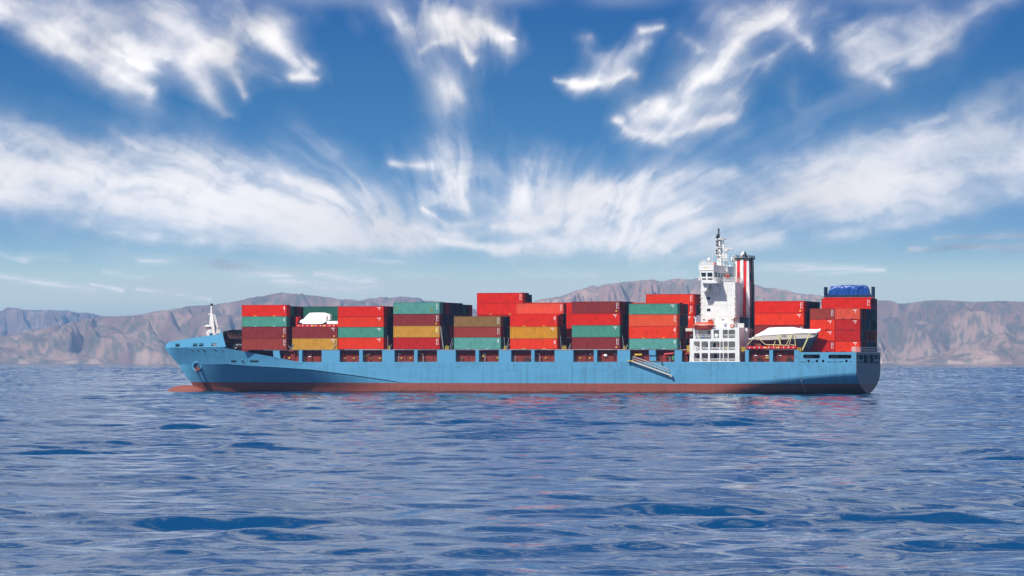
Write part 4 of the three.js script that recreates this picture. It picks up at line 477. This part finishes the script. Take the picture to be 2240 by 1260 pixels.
// gangway slung down the side
{
  const z = B + 0.35, a = at(1382, 789.5, z), b = at(1469.5, 821.5, z), gw = thing('gangway', 'pale accommodation ladder slung slanting down the blue hull side', 'gangway', a[0], a[1], z), dx = b[0] - a[0], dy = b[1] - a[1], pt = (t, up = 0, zz = 0) => [dx * t, dy * t + up, zz], L = Math.hypot(dx, dy), an = Math.atan2(dy, dx);
  const beam = (zz) => { const g = bx(0, L, -0.12, 0.13, zz - 0.05, zz + 0.05); g.rotateZ(an); return g; };
  part(gw, 'stringer', beam(0.55), M.cream); part(gw, 'stringer', beam(-0.2), M.cream); const steps = []; for (let i = 0; i < 26; i++) { const c = pt((i + 0.5) / 26, 0.1); steps.push(bx(c[0] - 0.14, c[0] + 0.14, c[1] - 0.03, c[1] + 0.05, -0.2, 0.55)); } part(gw, 'tread', steps, M.steel);
  for (const zz of [0.55, -0.2]) { const l = [rod(pt(0.04, 1.25, zz), pt(0.93, 1.25, zz), 0.045, 5), rod(pt(0.04, 0.65, zz), pt(0.93, 0.65, zz), 0.035, 5)]; for (let i = 0; i < 9; i++) { const t = 0.04 + 0.89 * i / 8; l.push(rod(pt(t, 0, zz), pt(t, 1.25, zz), 0.03, 5)); } part(gw, 'hand_rail', l, M.steel); }
  part(gw, 'top_platform', [bx(-1.0, 0.6, -0.05, 0.12, -0.3, 0.6)], M.yellow); part(gw, 'roller', [rod(pt(1, -0.1, -0.3), pt(1, -0.1, 0.65), 0.3, 10)], M.steel);
  part(gw, 'hoist_wire', [rod(pt(0.8, 1.2, -0.1), [X(1443, z) - a[0], Y(1443, 788, z) - a[1], -0.2], 0.025, 4)], M.dark);
  part(ship, 'gangway_davit', [bx(X(1396), X(1446), Y(1420, 791), Y(1420, 789.8), 13.1, 13.8), prod([1446, 789.5], [1448.5, 795.5], 13.95, 0.2, 6)], M.rust);
}

// ───────────────────────── containers ─────────────────────────
const PAINT = { red: [0.66, 0.02, 0.005], scarlet: [0.72, 0.038, 0.007], crimson: [0.48, 0.017, 0.01], green: [0.075, 0.27, 0.2], 'dark green': [0.03, 0.12, 0.09], 'sea green': [0.1, 0.3, 0.25], maroon: [0.235, 0.03, 0.026], 'rust red': [0.3, 0.044, 0.03], mustard: [0.55, 0.27, 0.035], amber: [0.6, 0.26, 0.015], brown: [0.25, 0.135, 0.045], orange: [0.72, 0.088, 0.028], salmon: [0.66, 0.085, 0.04], 'dark blue': [0.022, 0.038, 0.085], 'slate grey': [0.05, 0.053, 0.065], 'dark maroon': [0.085, 0.018, 0.018], 'grey blue': [0.042, 0.056, 0.08] };  // dark blue, dark maroon and the greys have end shade mixed in
const pm = {}; const colour = (c) => pm[c] ??= [paint(PAINT[c], 0.65, 6.3), paint(PAINT[c].map((v) => v * 0.82), 0.65, 4.1)];
const shapes = {};
function shape(L, H, plain, v) { // geometries shared by all containers of one size: origin at the middle of the base, near face +z
  const key = [L, H, plain, v].join(); if (shapes[key]) return shapes[key];
  const W = 2.438, h2 = W / 2, corr = [];
  const ribs = plain ? 0 : Math.round(L / 0.52), y0 = 0.17, y1 = H - 0.12, x0 = -L / 2 + 0.16, x1 = L / 2 - 0.16, pos = [], idx = [], uv = [], dep = 0.07;
  const prof = []; if (!ribs) prof.push([x0, h2 - 0.02], [x1, h2 - 0.02]); else for (let i = 0; i < ribs; i++) { const a = lerp(x0, x1, i / ribs), w = (x1 - x0) / ribs; prof.push([a, h2 - 0.015], [a + w * 0.36, h2 - 0.015], [a + w * 0.5, h2 - 0.015 - dep], [a + w * 0.86, h2 - 0.015 - dep]); } if (ribs) prof.push([x1, h2 - 0.015]);
  prof.forEach(([x, z]) => { pos.push(x, y0, z, x, y1, z); uv.push(x + v * 2.1, y0 + v * 1.7, x + v * 2.1, y1 + v * 1.7); });
  for (let i = 0; i < prof.length - 1; i++) { const a = 2 * i; idx.push(a, a + 2, a + 1, a + 2, a + 3, a + 1); }
  let g = new THREE.BufferGeometry(); g.setAttribute('position', new THREE.Float32BufferAttribute(pos, 3)); g.setAttribute('uv', new THREE.Float32BufferAttribute(uv, 2)); g.setIndex(idx); g = g.toNonIndexed(); g.computeVertexNormals();
  const body = merge([g, bx(x0, x1, y0, y1, -h2 + 0.02, h2 - 0.08)]);
  const fr = []; for (const x of [-L / 2 + 0.08, L / 2 - 0.08]) for (const z of [-h2 + 0.08, h2 - 0.08]) fr.push(bx(x - 0.08, x + 0.08, 0, H, z - 0.08, z + 0.08)); for (const z of [-h2 + 0.06, h2 - 0.06]) fr.push(bx(-L / 2 + 0.16, L / 2 - 0.16, 0.02, 0.17, z - 0.05, z + 0.05), bx(-L / 2 + 0.16, L / 2 - 0.16, H - 0.12, H - 0.01, z - 0.05, z + 0.05)); for (const x of [-L / 2 + 0.08, L / 2 - 0.08]) fr.push(bx(x - 0.06, x + 0.06, H - 0.13, H, -h2 + 0.16, h2 - 0.16), bx(x - 0.06, x + 0.06, 0, 0.16, -h2 + 0.16, h2 - 0.16));
  const door = (s) => { const z0 = s > 0 ? 0.01 : -h2 + 0.17, z1 = s > 0 ? h2 - 0.17 : -0.01, d = [bx(L / 2 - 0.12, L / 2 - 0.06, 0.17, H - 0.14, z0, z1)]; for (const f of [0.3, 0.72]) { const z = lerp(z0, z1, f); d.push(bx(L / 2 - 0.06, L / 2 - 0.015, 0.1, H - 0.1, z - 0.025, z + 0.025)); } for (const y of [0.3, 0.5, 0.7]) d.push(bx(L / 2 - 0.06, L / 2 - 0.045, H * y, H * y + 0.06, z0 + 0.05, z1 - 0.05)); return merge(d); };
  return shapes[key] = { body, frame: merge(fr), doors: [door(1), door(-1)], roof: bx(x0, x1, H - 0.12, H - 0.06, -h2 + 0.1, h2 - 0.1) };
}
const marks = {};
function mark(kind, L, H) { // white codes near the right end of the side
  const key = [kind, L, H].join(); if (marks[key]) return marks[key]; const z = 1.205, o = [], R = L / 2, q = (x0, x1, y0, y1) => o.push(bx(R - x1, R - x0, H - y1, H - y0, z, z + 0.016));
  if (kind === 'tee') { for (let i = 0; i < 6; i++) q(0.75 + i * 0.17, 0.86 + i * 0.17, 0.3, 0.45); for (let i = 0; i < 4; i++) q(0.85 + i * 0.15, 0.94 + i * 0.15, 0.52, 0.63); q(1.02, 1.14, 0.7, 1.0); }
  else if (kind === 'columns') { for (let i = 0; i < 9; i++) q(0.72, 0.84, 0.35 + i * 0.17, 0.46 + i * 0.17); for (let i = 0; i < 6; i++) q(0.36, 0.48, 0.35 + i * 0.22 + (i > 3 ? 0.2 : 0), 0.5 + i * 0.22 + (i > 3 ? 0.2 : 0)); }
  else if (kind === 'block') { for (let i = 0; i < 7; i++) q(0.5, 0.64, 0.32 + i * 0.15, 0.44 + i * 0.15); for (let i = 0; i < 4; i++) q(0.72, 0.88, 0.6 + i * 0.14, 0.7 + i * 0.14); q(0.5, 0.6, 1.75, 1.85); }
  return marks[key] = merge(o);
}
const ord = ['nearest', 'second', 'third', 'fourth', 'fifth', 'sixth', 'seventh', 'eighth', 'ninth', 'farthest'], tierName = ['bottom', 'second', 'third', 'fourth', 'top', 'topmost'];
let nBox = 0;
function box(c, x, y, z, L, H, label, o = {}) {
  const t = thing('shipping_container', label, 'container', x, y, z, 'containers stacked on the ship'), v = nBox++ % 3, s = shape(L, H, o.smooth || o.plain, v), ms = colour(c), m = ms[nBox % 2 && o.plain ? 1 : 0];
  part(t, 'side_panel', s.body, m); part(t, 'frame', s.frame, ms[1]); part(t, 'roof', s.roof, m);
  for (const d of s.doors) part(t, 'door', d, o.door ? colour(o.door)[0] : m);  // a separate dark door paint stands in for shade on that end
  if (o.mark) part(t, 'lettering', mark(o.mark, L, H), M.print);
  if (o.pockets) for (const fx of [-0.2, 0.22]) part(t, 'fork_pocket', bx(L * fx - 0.33, L * fx + 0.33, 0.06, 0.2, 1.19, 1.232), o.pockets === 'blue' ? M.lightBlueMark : M.decal);
  if (o.sticker) part(t, 'sticker', bx(L / 2 - 1.05, L / 2 - 0.7, 0.35, 0.68, 1.2, 1.235), M.decal);
  if (o.stick2) part(t, 'sticker', bx(L / 2 - 1.05, L / 2 - 0.6, H - 1.4, H - 0.95, 1.2, 1.235), std([0.75, 0.75, 0.02]));
  if (o.patch) for (const [a, b, cc, d] of o.patch) part(t, 'repaint_patch', bx(a, b, cc, d, 1.19, 1.222), std([0.14, 0.22, 0.06], 0.6));
  if (o.notches) for (const fx of [-0.2, 0.2]) part(t, 'fork_pocket', bx(L * fx - 0.35, L * fx + 0.35, 0.02, 0.19, 1.19, 1.235), M.black);
  return t;
}
const HC = 2.896, ST = 2.591, ZC = (k) => 13.42 - 1.219 - 2.5 * k;
const endShadePaints = ['dark blue', 'dark maroon', 'slate grey', 'rust red', 'dark blue', 'dark maroon', 'grey blue', 'dark green', 'maroon'];  // paints darkened to stand in for shade between the stacks
// a bay: left edge in the photo, where it stands, its near column tier by tier, then the columns behind it
function bay(px, base, where, L, near, cols, k0 = 0, x0 = null) {
  const xl = x0 ?? X(px, 13.42 - 2.5 * k0), x = xl + L / 2, yb = Y(px, base, 13.42 - 2.5 * k0);
  let y = yb; near.forEach(([c, H, o = {}, txt], i) => { box(c, x, y, ZC(k0), L, H, txt ?? `${c} container facing us, ${i === near.length - 1 ? 'top' : tierName[i]} tier of the ${where}`, o); y += H + 0.02; });
  for (const [k, spec] of Object.entries(cols)) { let yy = yb; spec.forEach((e, i) => { const [H, c, o = { plain: true }, txt] = Array.isArray(e) ? e : [e]; if (H < 0) { yy += -H + 0.02; return; } const cc = c ?? endShadePaints[(Number(k) * 3 + i * 5 + nBox) % endShadePaints.length]; box(cc, x, yy, ZC(+k), L, H, txt ?? `${cc} container end, ${ord[k]} column back, ${tierName[i]} tier, ${where}`, o); yy += H + 0.02; }); }
  return { x, yb, xl };
}
const L40 = 12.192, L20 = 6.058, seq = (a, b, f) => Object.fromEntries(Array.from({ length: b - a + 1 }, (_, i) => [a + i, f(a + i)]));
bay(529.1, 765.4, 'foremost stack', L40, [['rust red', HC, { mark: 'columns' }], ['maroon', HC, { mark: 'columns', sticker: 1 }], ['green', ST, { mark: 'block', pockets: 'blue', smooth: 1 }], ['red', HC, { mark: 'block', pockets: 1, smooth: 1 }]], seq(1, 5, () => [HC, HC, ST, ST]));
const bayB = bay(639, 765.4, 'second stack from the bow', L40, [['mustard', HC, { mark: 'tee' }], ['maroon', HC, { mark: 'tee', sticker: 1 }]], { 1: [HC, HC], 3: [-HC, -HC, [ST, 'dark green', {}, 'dark green container right behind the small wrapped boat'], [ST, 'dark green', {}, 'dark green container showing above the small wrapped boat']], 4: [-HC, -HC, -ST, ST], 5: [-HC, -HC, -ST, ST] });
bay(739.2, 763.9, 'third stack from the bow', L40, [['scarlet', HC, { mark: 'tee' }], ['green', ST, { mark: 'tee' }], ['scarlet', ST, { mark: 'tee' }, 'scarlet container below the top of the third stack from the bow'], ['red', ST, { mark: 'tee' }]], seq(1, 3, () => [HC, ST, ST, ST]));
bay(860.4, 763.9, 'fourth stack from the bow', L40, [['crimson', HC, { mark: 'columns', stick2: 0 }], ['mustard', HC, { mark: 'columns', stick2: 1 }], ['maroon', HC, { mark: 'columns', sticker: 1 }], ['sea green', HC, { mark: 'columns', patch: [[-5.8, -5.2, 1.0, 1.6], [3.6, 4.4, 0.6, 1.4]] }]], seq(1, 9, (k) => [HC, HC, HC, k > 6 ? ST : HC]));
bay(992.9, 763.9, 'fifth stack from the bow', L40, [['sea green', HC, { mark: 'block', pockets: 'blue', smooth: 1 }], ['rust red', ST, { mark: 'columns' }], ['brown', ST, { mark: 'columns' }]], { 1: [HC, ST, ST], 2: [HC, ST, ST], 7: [-HC, -HC, [HC, 'crimson', {}, 'crimson container just showing above the brown one, far side'], [HC, 'red', { smooth: 1, pockets: 1 }, 'smooth red container second from the top of the highest stack amidships'], [ST, 'red', { mark: 'columns' }, 'red container topping the highest stack amidships']], 8: [-HC, -HC, -HC, HC, [ST, 'dark maroon']], 9: [-HC, -HC, -HC, HC, 2.2] });
bay(1115.5, 763.9, 'sixth stack from the bow', L40, [['scarlet', ST, { mark: 'block', pockets: 1, smooth: 1 }], ['amber', HC, { mark: 'tee' }], ['red', HC, { mark: 'block', pockets: 1, smooth: 1 }]], { 1: [HC, HC, [HC, 'red']], 2: [HC, HC, HC, [ST, 'salmon', { mark: 'columns' }, 'salmon pink container set back on top of the sixth stack']], 5: [HC, [HC, 'red', {}, 'red container in the gap beside the seventh stack, second tier'], [HC, 'red', {}, 'red container in the gap beside the seventh stack, third tier'], [HC, 'red', {}, 'bright red container in the gap beside the seventh stack, top tier']] });
bay(1250.9, 763.9, 'seventh stack from the bow', L40, [['maroon', HC, { mark: 'columns', sticker: 1 }], ['green', HC, { mark: 'tee' }], ['red', HC, { mark: 'tee' }], ['maroon', HC, { mark: 'columns', sticker: 1 }]], seq(1, 4, () => [HC, HC, HC, HC]));
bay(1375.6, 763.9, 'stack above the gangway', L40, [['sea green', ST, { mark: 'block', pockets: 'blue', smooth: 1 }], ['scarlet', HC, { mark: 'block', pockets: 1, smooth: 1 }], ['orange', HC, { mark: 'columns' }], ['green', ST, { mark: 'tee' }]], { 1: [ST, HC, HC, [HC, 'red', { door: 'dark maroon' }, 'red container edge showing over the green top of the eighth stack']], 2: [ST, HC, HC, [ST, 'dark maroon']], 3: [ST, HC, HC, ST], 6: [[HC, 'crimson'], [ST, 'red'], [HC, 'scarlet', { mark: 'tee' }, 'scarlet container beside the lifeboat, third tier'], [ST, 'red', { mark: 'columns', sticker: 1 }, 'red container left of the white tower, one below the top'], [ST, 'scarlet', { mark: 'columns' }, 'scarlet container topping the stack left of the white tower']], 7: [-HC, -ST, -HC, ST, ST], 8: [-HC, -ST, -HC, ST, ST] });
const bayI = bay(1650.6, 764, 'stack behind the large wrapped boat', L40, [['rust red', HC, {}], ['maroon', HC, { mark: 'columns' }], ['scarlet', HC, { mark: 'tee' }], ['red', HC, { mark: 'columns', sticker: 1 }]], seq(4, 9, () => [HC, HC, HC, HC]), 3);
const bayJ1 = bay(1771.7, 770, 'left half of the stern stack', L20, [['crimson', ST, { mark: 'columns', notches: 1 }], ['scarlet', ST, { mark: 'tee', notches: 1 }, 'scarlet short container, second from the bottom in the left half of the stern stack'], ['scarlet', ST, { mark: 'tee', notches: 1 }], ['rust red', ST, { mark: 'columns', notches: 1 }]], {}, 2);
bay(1826, 770, 'right half of the stern stack', L20, [['scarlet', ST, { mark: 'tee', notches: 1 }], ['crimson', ST, { notches: 1 }], ['crimson', ST, { mark: 'tee', notches: 1 }, 'crimson short container, third from the bottom in the right half of the stern stack'], ['salmon', ST, { mark: 'tee', notches: 1 }]].map((e) => e), {}, 2, bayJ1.xl + L20 + 0.08);
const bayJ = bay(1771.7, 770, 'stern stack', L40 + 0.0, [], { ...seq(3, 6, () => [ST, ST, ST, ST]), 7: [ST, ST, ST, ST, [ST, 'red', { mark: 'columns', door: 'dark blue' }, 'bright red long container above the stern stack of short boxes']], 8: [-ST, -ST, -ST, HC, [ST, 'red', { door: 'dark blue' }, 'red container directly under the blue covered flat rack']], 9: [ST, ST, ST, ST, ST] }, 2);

// flat racks and what they carry
function flatRack(name, label, c, x, y, z, posts, postH, mat_) {
  const t = thing('flat_rack', label, 'flat rack', x, y, z), L = L40;
  part(t, 'base_frame', [bx(-L / 2, L / 2, 0, 0.55, 1.08, 1.2), bx(-L / 2, L / 2, 0, 0.55, -1.2, -1.08), bx(-L / 2 + 0.2, L / 2 - 0.2, 0.42, 0.5, -1.07, 1.07), bx(-L / 2, -L / 2 + 0.25, 0, 0.6, -1.07, 1.07), bx(L / 2 - 0.25, L / 2, 0, 0.6, -1.07, 1.07)], mat_);
  for (const s of posts) part(t, 'end_wall', [bx(s * (L / 2 - 0.4), s * L / 2, 0.6, postH, -1.2, -0.95), bx(s * (L / 2 - 0.4), s * L / 2, 0.6, postH, 0.95, 1.2), bx(s * (L / 2 - 0.3), s * (L / 2 - 0.1), 0.6, postH * 0.95, -0.94, 0.94)], mat_);
  const st = []; for (let i = 0; i < 10; i++) st.push(bx(-L / 2 + 0.6 + i * 1.2, -L / 2 + 0.75 + i * 1.2, 0.1, 0.45, 1.2, 1.25)); part(t, 'lashing_point', st, label.includes('blue') ? M.navy : M.print); for (const fx of [-0.12, 0.12]) part(t, 'fork_pocket', bx(L * fx - 0.35, L * fx + 0.35, 0.1, 0.35, 1.2, 1.24), label.includes('blue') ? M.navy : M.decal);
  return t;
}
const rackRed = paint([0.62, 0.025, 0.02], 0.5, 5), rackBlue = paint([0.02, 0.045, 0.09], 0.5, 5);
flatRack('flat_rack', 'red flat rack under the small wrapped boat', 'red', bayB.x, bayB.yb + 2 * HC + 0.05, ZC(1), [-1], 2.55, rackRed);
{ const k = 1, f = (px, py) => at(px, py, ZC(k) + 1.2), y0 = bayB.yb + 2 * HC + 0.6, x0 = f(650.5, 702)[0];
  const bt = thing('boat', 'small motor boat shrink wrapped in white on a red flat rack', 'boat', x0, y0, ZC(k));
  const S = [[650.5, 702.5, 707], [656, 699.5, 708.5], [662, 696.5, 708.5], [668, 690.5, 708.8], [675, 684.2, 708.8], [690, 683.8, 709], [706, 683.6, 708.6], [713, 685, 704.5], [714.5, 687.5, 704]];
  const pos = [], idx = [], N = 12; S.forEach(([px, a, b], i) => { const X0 = f(px, a)[0] - x0, t = f(px, a)[1] - y0, bo = f(px, b)[1] - y0, w = [0.12, 0.7, 1.0, 1.25, 1.35, 1.4, 1.4, 1.3, 1.2][i]; for (let j = 0; j <= N; j++) { const u = j / N, an = u * Math.PI; const cz = -Math.cos(an), sy = Math.pow(Math.sin(an), 0.62); const cre = i > 1 ? 0.05 * Math.sin(i * 2.1 + j * 1.7) : 0; pos.push(X0, lerp(bo, t, sy) + cre * 0.6, w * Math.sign(cz) * Math.pow(Math.abs(cz), 0.7) + cre); } });
  const R = N + 1; for (let i = 0; i < S.length - 1; i++) for (let j = 0; j < N; j++) { const a = i * R + j, b = a + R; idx.push(a, a + 1, b, b, a + 1, b + 1); } const last = (S.length - 1) * R; for (let j = 1; j < N; j++) idx.push(last, last + j, last + j + 1);
  let g = new THREE.BufferGeometry(); g.setAttribute('position', new THREE.Float32BufferAttribute(pos, 3)); g.setAttribute('uv', new THREE.Float32BufferAttribute(new Array(pos.length / 3 * 2).fill(0), 2)); g.setIndex(idx); g = toCreasedNormals(g, 0.6); part(bt, 'shrink_wrap', g, M.wrap);
  const h = (px, py, z = 0) => { const p = f(px, py); return [p[0] - x0, p[1] - y0]; };
  part(bt, 'hull', plate([h(652, 706), h(655, 710.8), h(690, 710.8), h(700, 708.5), h(714, 708), h(714, 704), h(660, 706)], -1, 0.9), M.dark);
  part(bt, 'outboard_cover', [plate([h(712, 687), h(717.5, 686), h(720, 690), h(719, 699), h(714, 702.5), h(712, 700)], -0.6, 0.6)], M.wrap); part(bt, 'swim_platform', [plate([h(715, 702.2), h(739, 702.2), h(739, 708.6), h(715, 708.6)], -1.1, 1.2)], M.wrap); part(bt, 'cradle', [bx(1, 1.4, -0.55, 0.25, -0.8, 0.8), bx(5.4, 5.8, -0.55, 0.25, -0.8, 0.8)], M.rust); }
{ const y = Y(1633, 762.6, 13.42), t = flatRack('flat_rack', 'red flat rack carrying the large wrapped boat', 'red', bayI.x - 0.0 + (X(1633.4, 13.42) - bayI.xl), y, ZC(0), [], 1, rackRed);
  const x0 = t.userData ? X(1638, 11.5) : 0, zc = 10.6, f = (px, py) => { const p = at(px, py, zc + 1.5); return [p[0] - x0, p[1]]; }, y0 = f(1690, 757)[1], rel = (px, py) => { const p = f(px, py); return [p[0], p[1] - y0]; };
  const bt = thing('boat', 'large motor yacht with dark bottom and white cover, strapped on a cradle near the stern', 'boat', x0, y0, zc);
  // sections along the boat: px, sheer py, chine py, keel py, half beam
  const S = [[1648, 736.5, 743.5, 751, 1.75], [1660, 736, 743.8, 753, 1.85], [1680, 734.8, 743.6, 755, 1.95], [1700, 733.4, 743, 757, 1.98], [1720, 732.2, 742.2, 759.5, 1.92], [1740, 731, 741.2, 764, 1.7], [1755, 730.2, 740.4, 768, 1.4], [1768, 729.6, 739.5, 769, 1.0], [1776, 729.2, 738, 757, 0.62], [1784, 729, 733, 740, 0.2], [1788, 728.6, 729.5, 731, 0.05]];
  const mk = (fn, N) => { const pos = [], idx = []; S.forEach((s, i) => { for (const p of fn(s, i)) pos.push(...p); }); const R = pos.length / 3 / S.length; for (let i = 0; i < S.length - 1; i++) for (let j = 0; j < R - 1; j++) { const a = i * R + j, b = a + R; idx.push(a, b, a + 1, b, b + 1, a + 1); } const g = new THREE.BufferGeometry(); g.setAttribute('position', new THREE.Float32BufferAttribute(pos, 3)); g.setAttribute('uv', new THREE.Float32BufferAttribute(new Array(pos.length / 3 * 2).fill(0), 2)); g.setIndex(idx); return toCreasedNormals(g, 0.7); };
  part(bt, 'topsides', mk(([px, s, c, k, b]) => { const a = rel(px, s), e = rel(px, c); return [[e[0], e[1], -b * 0.9], [a[0], a[1], -b], [a[0], a[1], b], [e[0], e[1], b * 0.9]]; }), std([0.66, 0.6, 0.5], 0.3));
  part(bt, 'bottom', mk(([px, s, c, k, b]) => { const e = rel(px, c), q = rel(px, k); return [[e[0], e[1], b * 0.9 + 0.003], [q[0], lerp(q[1], e[1], 0.25), b * 0.55], [q[0], q[1], 0.05], [q[0], q[1], -0.05], [q[0], lerp(q[1], e[1], 0.25), -b * 0.55], [e[0], e[1], -b * 0.9 - 0.003]]; }), M.navy);
  // white cover
  const C = [[1652, 732, 735.6, 1.6], [1660, 728.4, 735, 1.85], [1672, 721.6, 734, 1.95], [1680, 716.8, 733.4, 1.98], [1695, 716, 732.4, 2.0], [1715, 715.4, 731.2, 1.98], [1731, 715.2, 730.4, 1.9], [1742, 717.2, 729.8, 1.75], [1755, 719.5, 729, 1.5], [1772, 720, 728.8, 1.0], [1784, 720, 728.8, 0.6], [1792.5, 719, 722, 0.1]];
  { const pos = [], idx = [], N = 12; C.forEach(([px, a, b, w], i) => { const T = rel(px, a), Bo = rel(px, b); for (let j = 0; j <= N; j++) { const an = j / N * Math.PI, cz = -Math.cos(an), sy = Math.pow(Math.sin(an), 0.55); const cr = 0.03 * Math.sin(i * 2.3 + j * 1.9); pos.push(T[0], lerp(Bo[1], T[1], sy) + cr, (w + 0.06) * Math.sign(cz) * Math.pow(Math.abs(cz), 0.75)); } }); const R = N + 1; for (let i = 0; i < C.length - 1; i++) for (let j = 0; j < N; j++) { const a = i * R + j, b = a + R; idx.push(a, a + 1, b, b, a + 1, b + 1); } let g = new THREE.BufferGeometry(); g.setAttribute('position', new THREE.Float32BufferAttribute(pos, 3)); g.setAttribute('uv', new THREE.Float32BufferAttribute(new Array(pos.length / 3 * 2).fill(0), 2)); g.setIndex(idx); g = toCreasedNormals(g, 0.5); part(bt, 'cover', g, M.wrap); }
  const P2 = (px, py) => rel(px, py); part(bt, 'swim_platform', [plate([P2(1638, 740.2), P2(1668, 741.2), P2(1676, 739.6), P2(1638, 742.6)], -1.6, 1.75), plate([P2(1644, 738.5), P2(1652, 735.8), P2(1654, 738), P2(1645, 740)], -1.5, 1.65)], M.whitePlain);
  for (const px of [1712.4, 1716, 1719.4]) part(bt, 'porthole', plate([P2(px - 0.8, 733.2), P2(px + 0.6, 733.2), P2(px + 1, 736.6), P2(px - 0.5, 736.6)], 1.85, 1.985), M.black);
  part(bt, 'keel_fin', plate([P2(1651, 750), P2(1690, 753), P2(1690, 756.5), P2(1654, 756.5)], -0.15, 0.15), M.navy);
  const cr = thing('boat_cradle', 'yellow strapped timber cradle between the large boat and its rack', 'cradle', x0, y0, zc), E = (px, py, z) => { const p = rel(px, py); return [p[0], p[1], z]; };
  part(cr, 'timber', Array.from({ length: 7 }, (_, i) => { const p = rel(1680 + i * 7, 754); return bx(p[0], p[0] + 0.45, p[1] - 0.4, p[1] + 0.55, -0.9, 1.0); }), M.rust); part(cr, 'timber', [bx(...[rel(1652, 756)[0], rel(1664, 756)[0]], rel(1652, 757)[1], rel(1652, 750)[1], -0.6, 0.9)], M.rust);
  for (const [a, b] of [[[1653, 736], [1635.5, 755.5]], [[1657, 736.5], [1676, 754]], [[1701.5, 732], [1709, 755]], [[1705.5, 732], [1709.5, 755]], [[1733, 731], [1721, 755]], [[1734.5, 731], [1728, 753]], [[1738.5, 730.6], [1742, 755.5]], [[1697, 746], [1693.5, 758]], [[1771.5, 729.3], [1755.5, 766.5]], [[1773.4, 729.3], [1757, 767]], [[1675, 754], [1730, 755.4]], [[1730.5, 753.4], [1741.5, 756]]]) part(cr, 'strap', [rod(E(...a, 1.98), E(...b, 2.3), 0.075, 5)], std([0.7, 0.66, 0.3], 0.6)); }
{ const x = bayJ.x, y = bayJ.yb + 4 * ST + ST + HC - ST + 0.14, z = ZC(8); flatRack('flat_rack', 'dark blue flat rack on top of the stern containers', 'blue', x, y, z, [-1, 1], 2.55, rackBlue);
  const t = thing('tarpaulin_load', 'crumpled blue tarpaulin over cargo on the topmost flat rack', 'tarpaulin', x, y + 0.5, z);
  const NX = 90, NY = 26, pos = [], idx = [], L = 10.3; for (let i = 0; i <= NX; i++) for (let j = 0; j <= NY; j++) { const u = i / NX, v = j / NY, an = v * Math.PI, e = Math.min(1, Math.min(u, 1 - u) / 0.07), sq = (c) => Math.sign(c) * Math.pow(Math.abs(c), 0.28); const hgt = 2.25 + 0.12 * noise(u * 5, 2, 5) + (u > 0.3 && u < 0.72 ? 0.08 : 0), fold = 0.24 * (Math.abs(noise(u * 10 + v * 4, v * 2, 12) - 0.5) - 0.25) + 0.26 * (noise(u * 9 - v * 2, v * 4, 15) - 0.5) + 0.06 * (noise(u * 40, v * 9, 17) - 0.5); const drop = 0.5 + 0.5 * Math.pow(e, 0.5); pos.push((u - 0.5) * L * (1 - 0.07 * sq(Math.sin(an))), 0.02 + (hgt + fold) * sq(Math.sin(an)) * drop, -sq(Math.cos(an)) * (1.15 + fold * 1.6)); if (i < NX && j < NY) { const a = i * (NY + 1) + j, b = a + NY + 1; idx.push(a, a + 1, b, b, a + 1, b + 1); } }
  for (const i of [0, NX]) { for (let j = 1; j < NY; j++) { const o = i * (NY + 1); idx.push(o, o + j, o + j + 1); } }
  const g = new THREE.BufferGeometry(); g.setAttribute('position', new THREE.Float32BufferAttribute(pos, 3)); g.setIndex(idx); g.computeVertexNormals(); part(t, 'tarpaulin', g, std([0.005, 0.062, 0.3], 0.34)); part(t, 'rope', [-3, -1.2, 0.1, 2.2, 3.6].map((q) => rod([q, 0.0, 1.2], [q + 0.2, 1.7, 1.26], 0.03, 4)), M.navy); part(t, 'timber', [-4, -1, 2, 4.2].map((q) => bx(q, q + 0.5, 0, 0.12, -1.05, 1.18)), M.dark); }

scene.traverse((o) => { if (o.isMesh) { o.castShadow = true; o.receiveShadow = true; } });
renderer.render(scene, camera);
